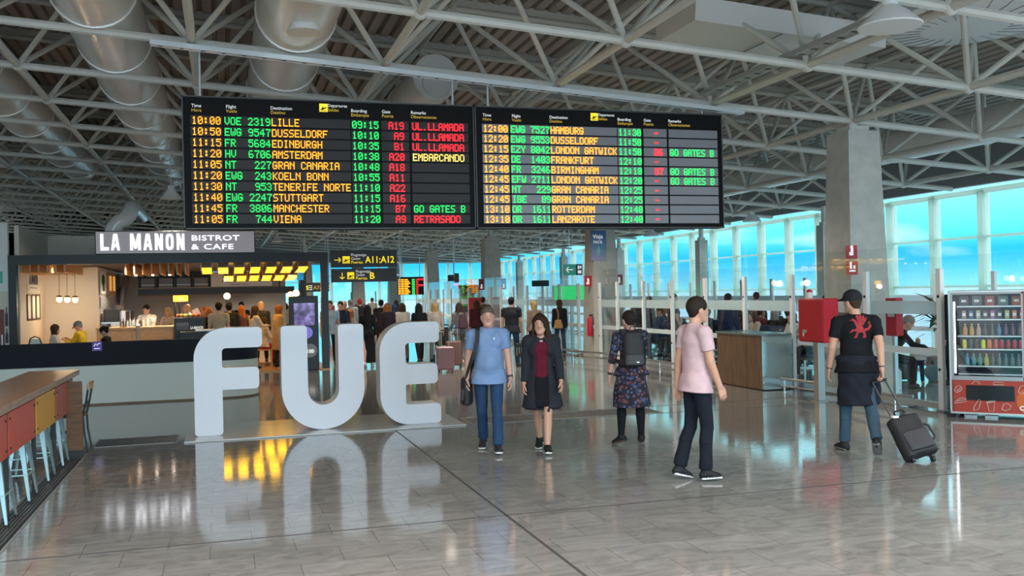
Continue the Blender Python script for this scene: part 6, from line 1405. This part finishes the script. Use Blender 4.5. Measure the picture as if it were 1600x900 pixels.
bgp('stand_m', 4.17, 33, 10, 'person in a grey-white shirt far behind the gap of F and U', (.45, .46, .46), DK, 'grey')
bgp('bald_m', 3.47, 28.9, 160, 'bald man in an orange and dark top right of the bistro post', (.42, .13, .05), DK)
bgp('dress_f', 3.66, 25.5, -8, 'person in long black clothes walking away between letters U and E', (.010, .010, .012), (.010, .010, .012), 'black', shoes=(.6, .58, .55))
bgp('stand_m', 4.9, 36, 20, 'person with a red cap far back between letters U and E', (.02, .02, .025), DK, (.35, .02, .02))
bgp('walk_m', 4.9, 31, -10, 'dark-clothed man walking away behind the letter U', (.02, .022, .026), DK, 'black')
bgp('coat_f', 4.35, 26.5, -10, 'woman with ginger hair and dark coat above the letter E', (.03, .02, .03), DK, 'ginger')
bgp('stand_f', 4.87, 27, 0, 'woman in a white top with pinned hair above the letter E', (.62, .58, .52), (.3, .25, .2), 'brown')
bgp('walk_f', 5.15, 26, 5, 'woman with black hair and black top above the letter E', (.012, .012, .015), DK, 'black')
bgp('stand_f', 5.60, 26, -20, 'woman with long blond hair in pale top behind the letter E', (.50, .42, .38), (.16, .17, .14), 'blond')
pf = bgp('walk_f', 6.05, 25, 12, 'woman in grey with long brown hair and a backpack, walking away', (.20, .19, .20), (.13, .125, .12), 'brown', shoes=(.6, .57, .52))
bgp('stand_f', 7.57, 29, -10, 'woman in a dark red jacket behind the left shoulder of the blue-shirted man', (.07, .018, .022), DK, 'brown')
bgp('stand_m', 8.45, 31.5, -10, 'person in a brown jacket just left of the blue-shirted man', (.17, .10, .07), DK, 'brown')
bgp('stand_ms', 7.02, 23.4, -28, 'man in a dark vest with white sleeves right behind the blue-shirted man', (.02, .022, .03), JEANS, 'black')
bgp('bob_f', 8.15, 25.0, 10, 'woman with pale hair band right behind the woman in burgundy', (.22, .15, .12), DK, 'blond')
wj = bgp('bob_f', 9.35, 26.3, -12, 'woman in black top and jeans with a tan bag beside the poster column', (.013, .014, .018), JEANS, 'brown')
bgp('stand_f', 2.35, 38.5, 0, 'distant woman in a beige top left of the gate signs', (.5, .4, .3), DK, 'brown')
for k, (x, y, c) in enumerate(((6.4, 47, (.05, .05, .06)), (7.3, 49, (.3, .28, .26)), (8.7, 50, (.04, .06, .12)), (5.4, 51, (.35, .05, .05)))):
    bgp(('walk_m', 'stand_m', 'walk_f', 'stand_f')[k], x, y, (170, 5, -5, 180)[k], ('dark', 'beige', 'blue', 'red')[k]+'-clothed traveller far down the hall beyond the letters', c)
# things they carry or pull
def hard_case(loc, rz, col, label, h=.56):
    t = thing('suitcase', label, 'suitcase', loc, R(rz)); m = mat('shell', col, .35)
    MB().bbox(-.21, .21, -.12, .12, .06, .06+h, .03).build('shell', m, t)
    b = MB()
    for x in (-.13, -.04, .05, .14): b.bx(x-.012, x+.012, -.128, -.12, .12, h)
    b.build('ribs', m, t)
    for x in (-.16, .16):
        for y in (-.08, .08): MB().cyl((x-.012, y, .03), (x+.012, y, .03), .03, n=10).build('wheel', M['black'], t)
    for x in (-.09, .09): MB().cyl((x, .06, .06+h), (x, .06, 1.0), .008, n=6).build('telescopic_bar', M['alu'], t)
    MB().bx(-.11, .11, .045, .075, .99, 1.02).build('grip', M['black'], t); return t
hard_case((5.10, 22.6, 0), -15, (.30, .13, .13), 'pink hard-shell suitcase just right of the letter E', .56)
hard_case((5.62, 23.9, 0), -15, (.17, .075, .05), 'brown hard-shell suitcase behind the pink one', .62)
t = thing('backpack', 'floral backpack on the woman in grey', 'backpack', (6.05, 25, 0), R(12)); c = Blob(); c.ec((0, -.21, .98), (0, -.20, 1.30), (.14, .08), (.11, .06), k=.03, cap=.5); c.build('pack', [cloth((.09, .045, .06))], t, .012)
for x in (-.1, .1): strap([((x, -.13, 1.32), (0, -1, 0)), ((x, -.06, 1.40), (0, -.6, .7)), ((x, .03, 1.405), (0, .4, .9)), ((x*1.1, .125, 1.27), (0, 1, 0)), ((x*1.4, .1, 1.08), (0, 1, 0))], .05, .01, 'shoulder_strap', cloth((.05, .03, .04)), t)
t = thing('tote_bag', 'tan tote bag hanging from the shoulder of the woman in black and jeans', 'bag', (9.35, 26.3, 0), R(-12)); c = Blob(); c.ec((-.07, -.19, .83), (-.07, -.18, 1.05), (.14, .05), (.09, .035), k=.02, cap=.5); c.build('bag_body', [cloth((.36, .22, .09))], t, .012)
strap([((-.07, -.185, 1.05), (0, -1, 0)), ((-.06, -.16, 1.25), (0, -1, .1)), ((-.09, -.09, 1.38), (0, -.7, .7))], .035, .01, 'strap', cloth((.30, .18, .08)), t)
t = thing('tote_bag', 'black patterned tote bag in the hand of the man with white sleeves', 'bag', (7.17, 23.1, 0), R(-20)); MB().bbox(-.15, .15, -.05, .05, .24, .60, .02).build('bag_body', M['black_nylon'], t)
for y in (-.03, .03): b = MB(); b.tube([(-.08, y, .58), (-.05, y, .74), (.05, y, .74), (.08, y, .58)], .01, 6); b.build('handle', M['black'], t, True)
b = MB(); [b.bx(-.12+.06*i, -.10+.06*i, -.054, -.05, .3+.05*(i % 2), .5) for i in range(5)]; b.build('pattern', M['mid_grey'], t)
t = thing('pushchair', 'pushchair with a tan blanket behind the letter E', 'pushchair', (5.95, 26.6, 0), R(-20))
b = MB(); b.prism([(-.25, .45), (.28, .40), (.30, .48), (-.15, .55), (-.32, .95), (-.40, .93)], -.2, .2, plane='yz'); b.build('seat_shell', M['dark_grey'], t); c = Blob(); c.ec((0, -.15, .58), (0, .22, .52), (.2, .07), (.2, .06), k=.02); c.build('blanket', [cloth((.36, .24, .17))], t, .014)
for x in (-.22, .22):
    b = MB(); b.cyl((x, -.35, .1), (x, .1, .55), .015); b.cyl((x, .3, .1), (x, -.1, .5), .015); b.cyl((x, -.1, .5), (x, -.48, 1.02), .015); b.build('frame_side', M['alu'], t)
    for y in (-.35, .3): MB().cyl((x-.02, y, .1), (x+.02, y, .1), .1, n=14).build('wheel', M['black'], t)
MB().cyl((-.22, -.48, 1.02), (.22, -.48, 1.02), .018).build('handlebar', M['black'], t)
# bistro guests and staff
Z = .02
bgp('sit_fl', -3.97, 25.75, -75, 'seated woman in a white shirt left in the cream corner of the bistro', (.62, .56, .52), DK, 'brown', z=Z)
ym = bgp('read_m', -3.45, 26.6, 75, 'seated man in a grey cap and yellow shirt below the amber pendants', (.62, .42, .03), JEANS, 'grey', 'pink', z=Z)
add_cap(ym, skeleton(SPEC['read_m']), (.16, .16, .165), .0145)
for (x, y, rz, lab) in ((-3.97, 25.75, -75, 'chair under the woman in the white shirt'), (-3.45, 26.6, 75, 'chair under the man with the grey cap'), (-2.55, 23.9, 80, 'chair under the woman in black behind the terrace wall'), (1.15, 27.2, 0, '')):
    if not lab: continue
    t = thing('cafe_chair', lab, 'chair', (x, y, Z if y > 25.2 else 0), R(rz), 'cafe chairs under guests'); MB().bbox(-.2, .2, -.2, .2, .40, .445, .01).build('seat', M['wood'], t)
    for sx in (-1, 1):
        for sy in (-1, 1): MB().cyl((sx*.16, sy*.16, .4), (sx*.19, sy*.19, 0), .014, n=6).build('leg', M['black'], t)
    b = MB(); b.box((0, -.25, .66), (.38, .02, .2)); b.build('backrest', M['wood'], t); b = MB(); b.cyl((-.17, -.19, .44), (-.17, -.25, .74), .012); b.cyl((.17, -.19, .44), (.17, -.25, .74), .012); b.build('back_post', M['black'], t)
bgp('read_f', -2.55, 23.9, 80, 'seated woman in black just behind the purple sticker on the wall', (.012, .012, .014), DK, 'black')
bgp('bar_m', -1.95, 27.75, 160, 'barista with dark hair and white shirt behind the bar counter', (.66, .60, .56), DK, 'black', z=Z)
bgp('bar_f', -1.42, 28.4, 150, 'blond barista behind the black display case', (.5, .40, .33), DK, 'blond', z=Z)
bgp('bald_m', -.95, 28.7, 100, 'man in a white shirt right of the black display case', (.62, .55, .5), DK, z=Z)
bgp('bar_f', -.45, 27.6, 150, 'woman with reddish hair and dark red top at the service counter', (.16, .03, .03), DK, 'ginger', z=Z)
bgp('stand_f', -.36, 26.5, 20, 'woman in black and red beside the globe lamp', (.03, .012, .014), DK, 'ginger', z=Z)
bm_ = bgp('stand_ms', -.11, 25.8, -5, 'man in a beige t-shirt and cap seen from behind at the bistro', (.45, .36, .26), (.1, .1, .1), 'black', z=Z)
add_cap(bm_, skeleton(SPEC['stand_ms']), (.02, .02, .022), .0145)
bgp('stand_m', .15, 26.4, 15, 'dark-jacketed man next to the beige t-shirt', (.03, .028, .025), DK, 'black', z=Z)
bgp('stand_m', .19, 31, 60, 'man with dark hair at the back of the bistro, left of centre', (.04, .04, .045), DK, 'black', z=Z)
bgp('bar_f', .55, 28.3, 40, 'woman with auburn hair and a purple top in the bistro crowd', (.10, .05, .10), DK, 'ginger', z=Z)
bgp('stand_m', .57, 32, 170, 'man in black at the back of the bistro, right of centre', (.015, .015, .018), DK, 'black', z=Z)
bgp('bar_f', .74, 26.4, -60, 'woman in a white shirt turned right in the bistro crowd', (.66, .58, .5), JEANS, 'brown', z=Z)
bgp('stand_m', 1.06, 29, 170, 'blond young man in a dark jacket facing us in the bistro', (.03, .03, .04), DK, 'blond', z=Z)
bgp('coat_f', 1.42, 26.6, -70, 'woman in a beige coat standing left of the black kiosk', (.60, .40, .20), (.05, .05, .05), 'ginger', z=Z)
bgp('sit_fl', 1.05, 27.3, -60, 'seated woman in white top and red trousers behind the letters F and U', (.62, .55, .48), (.45, .02, .07), 'brown', z=Z)
# people in the waiting area
COLS = [('navy', (.02, .03, .07)), ('black', (.012, .012, .015)), ('grey', (.18, .18, .19)), ('dark green', (.03, .06, .04)), ('brown', (.12, .07, .045)), ('beige', (.42, .34, .26)), ('blue', (.04, .09, .2)), ('maroon', (.12, .02, .03)), ('teal', (.03, .11, .13)), ('white', (.6, .58, .56)), ('charcoal', (.05, .05, .055))]
rnd = random.Random(11); kinds = ['sit_m', 'sit_f', 'sit_fl', 'read_m', 'read_f', 'sit_b', 'sit_m', 'sit_fl']; hcs = ['brown', 'black', 'grey', 'blond', 'brown', 'black', 'grey', 'ginger']
for n, (x, y, rz, row, k) in enumerate(SEATS):
    if rnd.random() > (.70, .62, .5)[row] or (row == 2 and k > 12): continue
    kd = rnd.choice(kinds); cn, cc = rnd.choice(COLS); dx = .05 if rz > 0 else -.05
    who = 'man' if kd.endswith('_m') or kd == 'sit_b' else 'woman'
    bgp(kd, x+dx*.8, y+rnd.uniform(-.04, .04), math.degrees(rz)+rnd.uniform(-9, 9), '%s in %s seated behind glass, %s row, %s seat from near end' % (who, cn, ORD[row], ORD[k]), cc, rnd.choice([DK, JEANS, (.06, .06, .065), (.2, .17, .13)]), rnd.choice(hcs), rnd.choice(['fair', 'pink', 'tan', 'fair', 'dark']), group='seated travellers behind the glass')
bgp('stand_m', 11.05, 19.6, -60, 'tall man in a dark blue jacket standing behind the glass beside the pink shirt', (.02, .035, .08), DK, 'black')
bgp('stand_ms', 11.05, 22.4, -90, 'man in a navy jumper standing behind the glass left of the tall man', (.018, .028, .06), JEANS, 'brown')
bgp('stand_f', 11.0, 24.1, -40, 'woman in a dark coat standing behind the glass beside the poster column', (.03, .028, .035), DK, 'brown')
bgp('walk_m', 14.45, 24, 0, 'man standing near the windows above the bin station', (.05, .05, .06), DK, 'brown')
bgp('stand_f', 14.1, 20.2, 20, 'woman in black standing near the windows beside the red cabinet', (.015, .015, .018), DK, 'black')
bgp('walk_f', 14.4, 31, 40, 'woman in teal walking near the windows far behind the glass', (.03, .12, .14), DK, 'brown')
t = thing('waiting_bench', 'dark seat bench under the grey-haired man near the vending machine', 'bench', (11.58, 14.80, 0), R(-126)); MB().bx(-.3, .3, -.03, .03, .32, .40).build('beam', M['steel'], t)
for cx in (0,):
    MB().bbox(cx-.27, cx+.27, -.22, .24, .40, .46, .02).build('seat', M['seat_blue'], t); b = MB(); b.box((cx, -.27, .70), (.52, .05, .52), rot=Matrix.Rotation(R(12), 3, 'X')); b.build('backrest', M['seat_blue'], t)
for s in (-1, 1): MB().bx(s*.22-.025, s*.22+.025, -.22, .22, 0, .32).build('leg', M['steel'], t)
bgp('kneel_m', 11.58, 14.80, -126, 'grey-haired man in black bending forward behind the smaller red cabinet', (.015, .015, .018), DK, 'grey')
bgp('child', 12.5, 15.1, -40, 'small child in a pale top and navy trousers standing behind the glass', (.50, .48, .46), (.02, .03, .07), 'blond', shoes=(.45, .16, .12))
bgp('coat_f', 12.85, 14.7, 40, 'woman in a long black coat beside the small child', (.014, .014, .018), DK, 'black')
def floor_bag(x, y, rz, col, label, h=.34):
    t = thing('travel_bag', label, 'bag', (x, y, 0), R(rz)); c = Blob(); c.ec((-.14, 0, h*.5), (.14, 0, h*.5), (.14, h*.48), (.13, h*.45), side=(0, 1, 0), k=.03, cap=.6); c.build('bag_body', [cloth(col)], t, .014)
    b = MB(); b.tube([(-.08, 0, h*.93), (-.06, 0, h*1.15), (.06, 0, h*1.15), (.08, 0, h*.93)], .012, 6); b.build('handle', M['black'], t, True)
floor_bag(12.0, 15.55, 20, (.02, .02, .022), 'black travel bag on the floor left of the small child', .40)
floor_bag(12.62, 15.75, -10, (.10, .09, .08), 'grey-brown bag on the floor behind the small child', .34)
floor_bag(12.95, 15.25, 60, (.15, .3, .35), 'pale turquoise bag on the floor right of the small child', .34)
bake_texts()
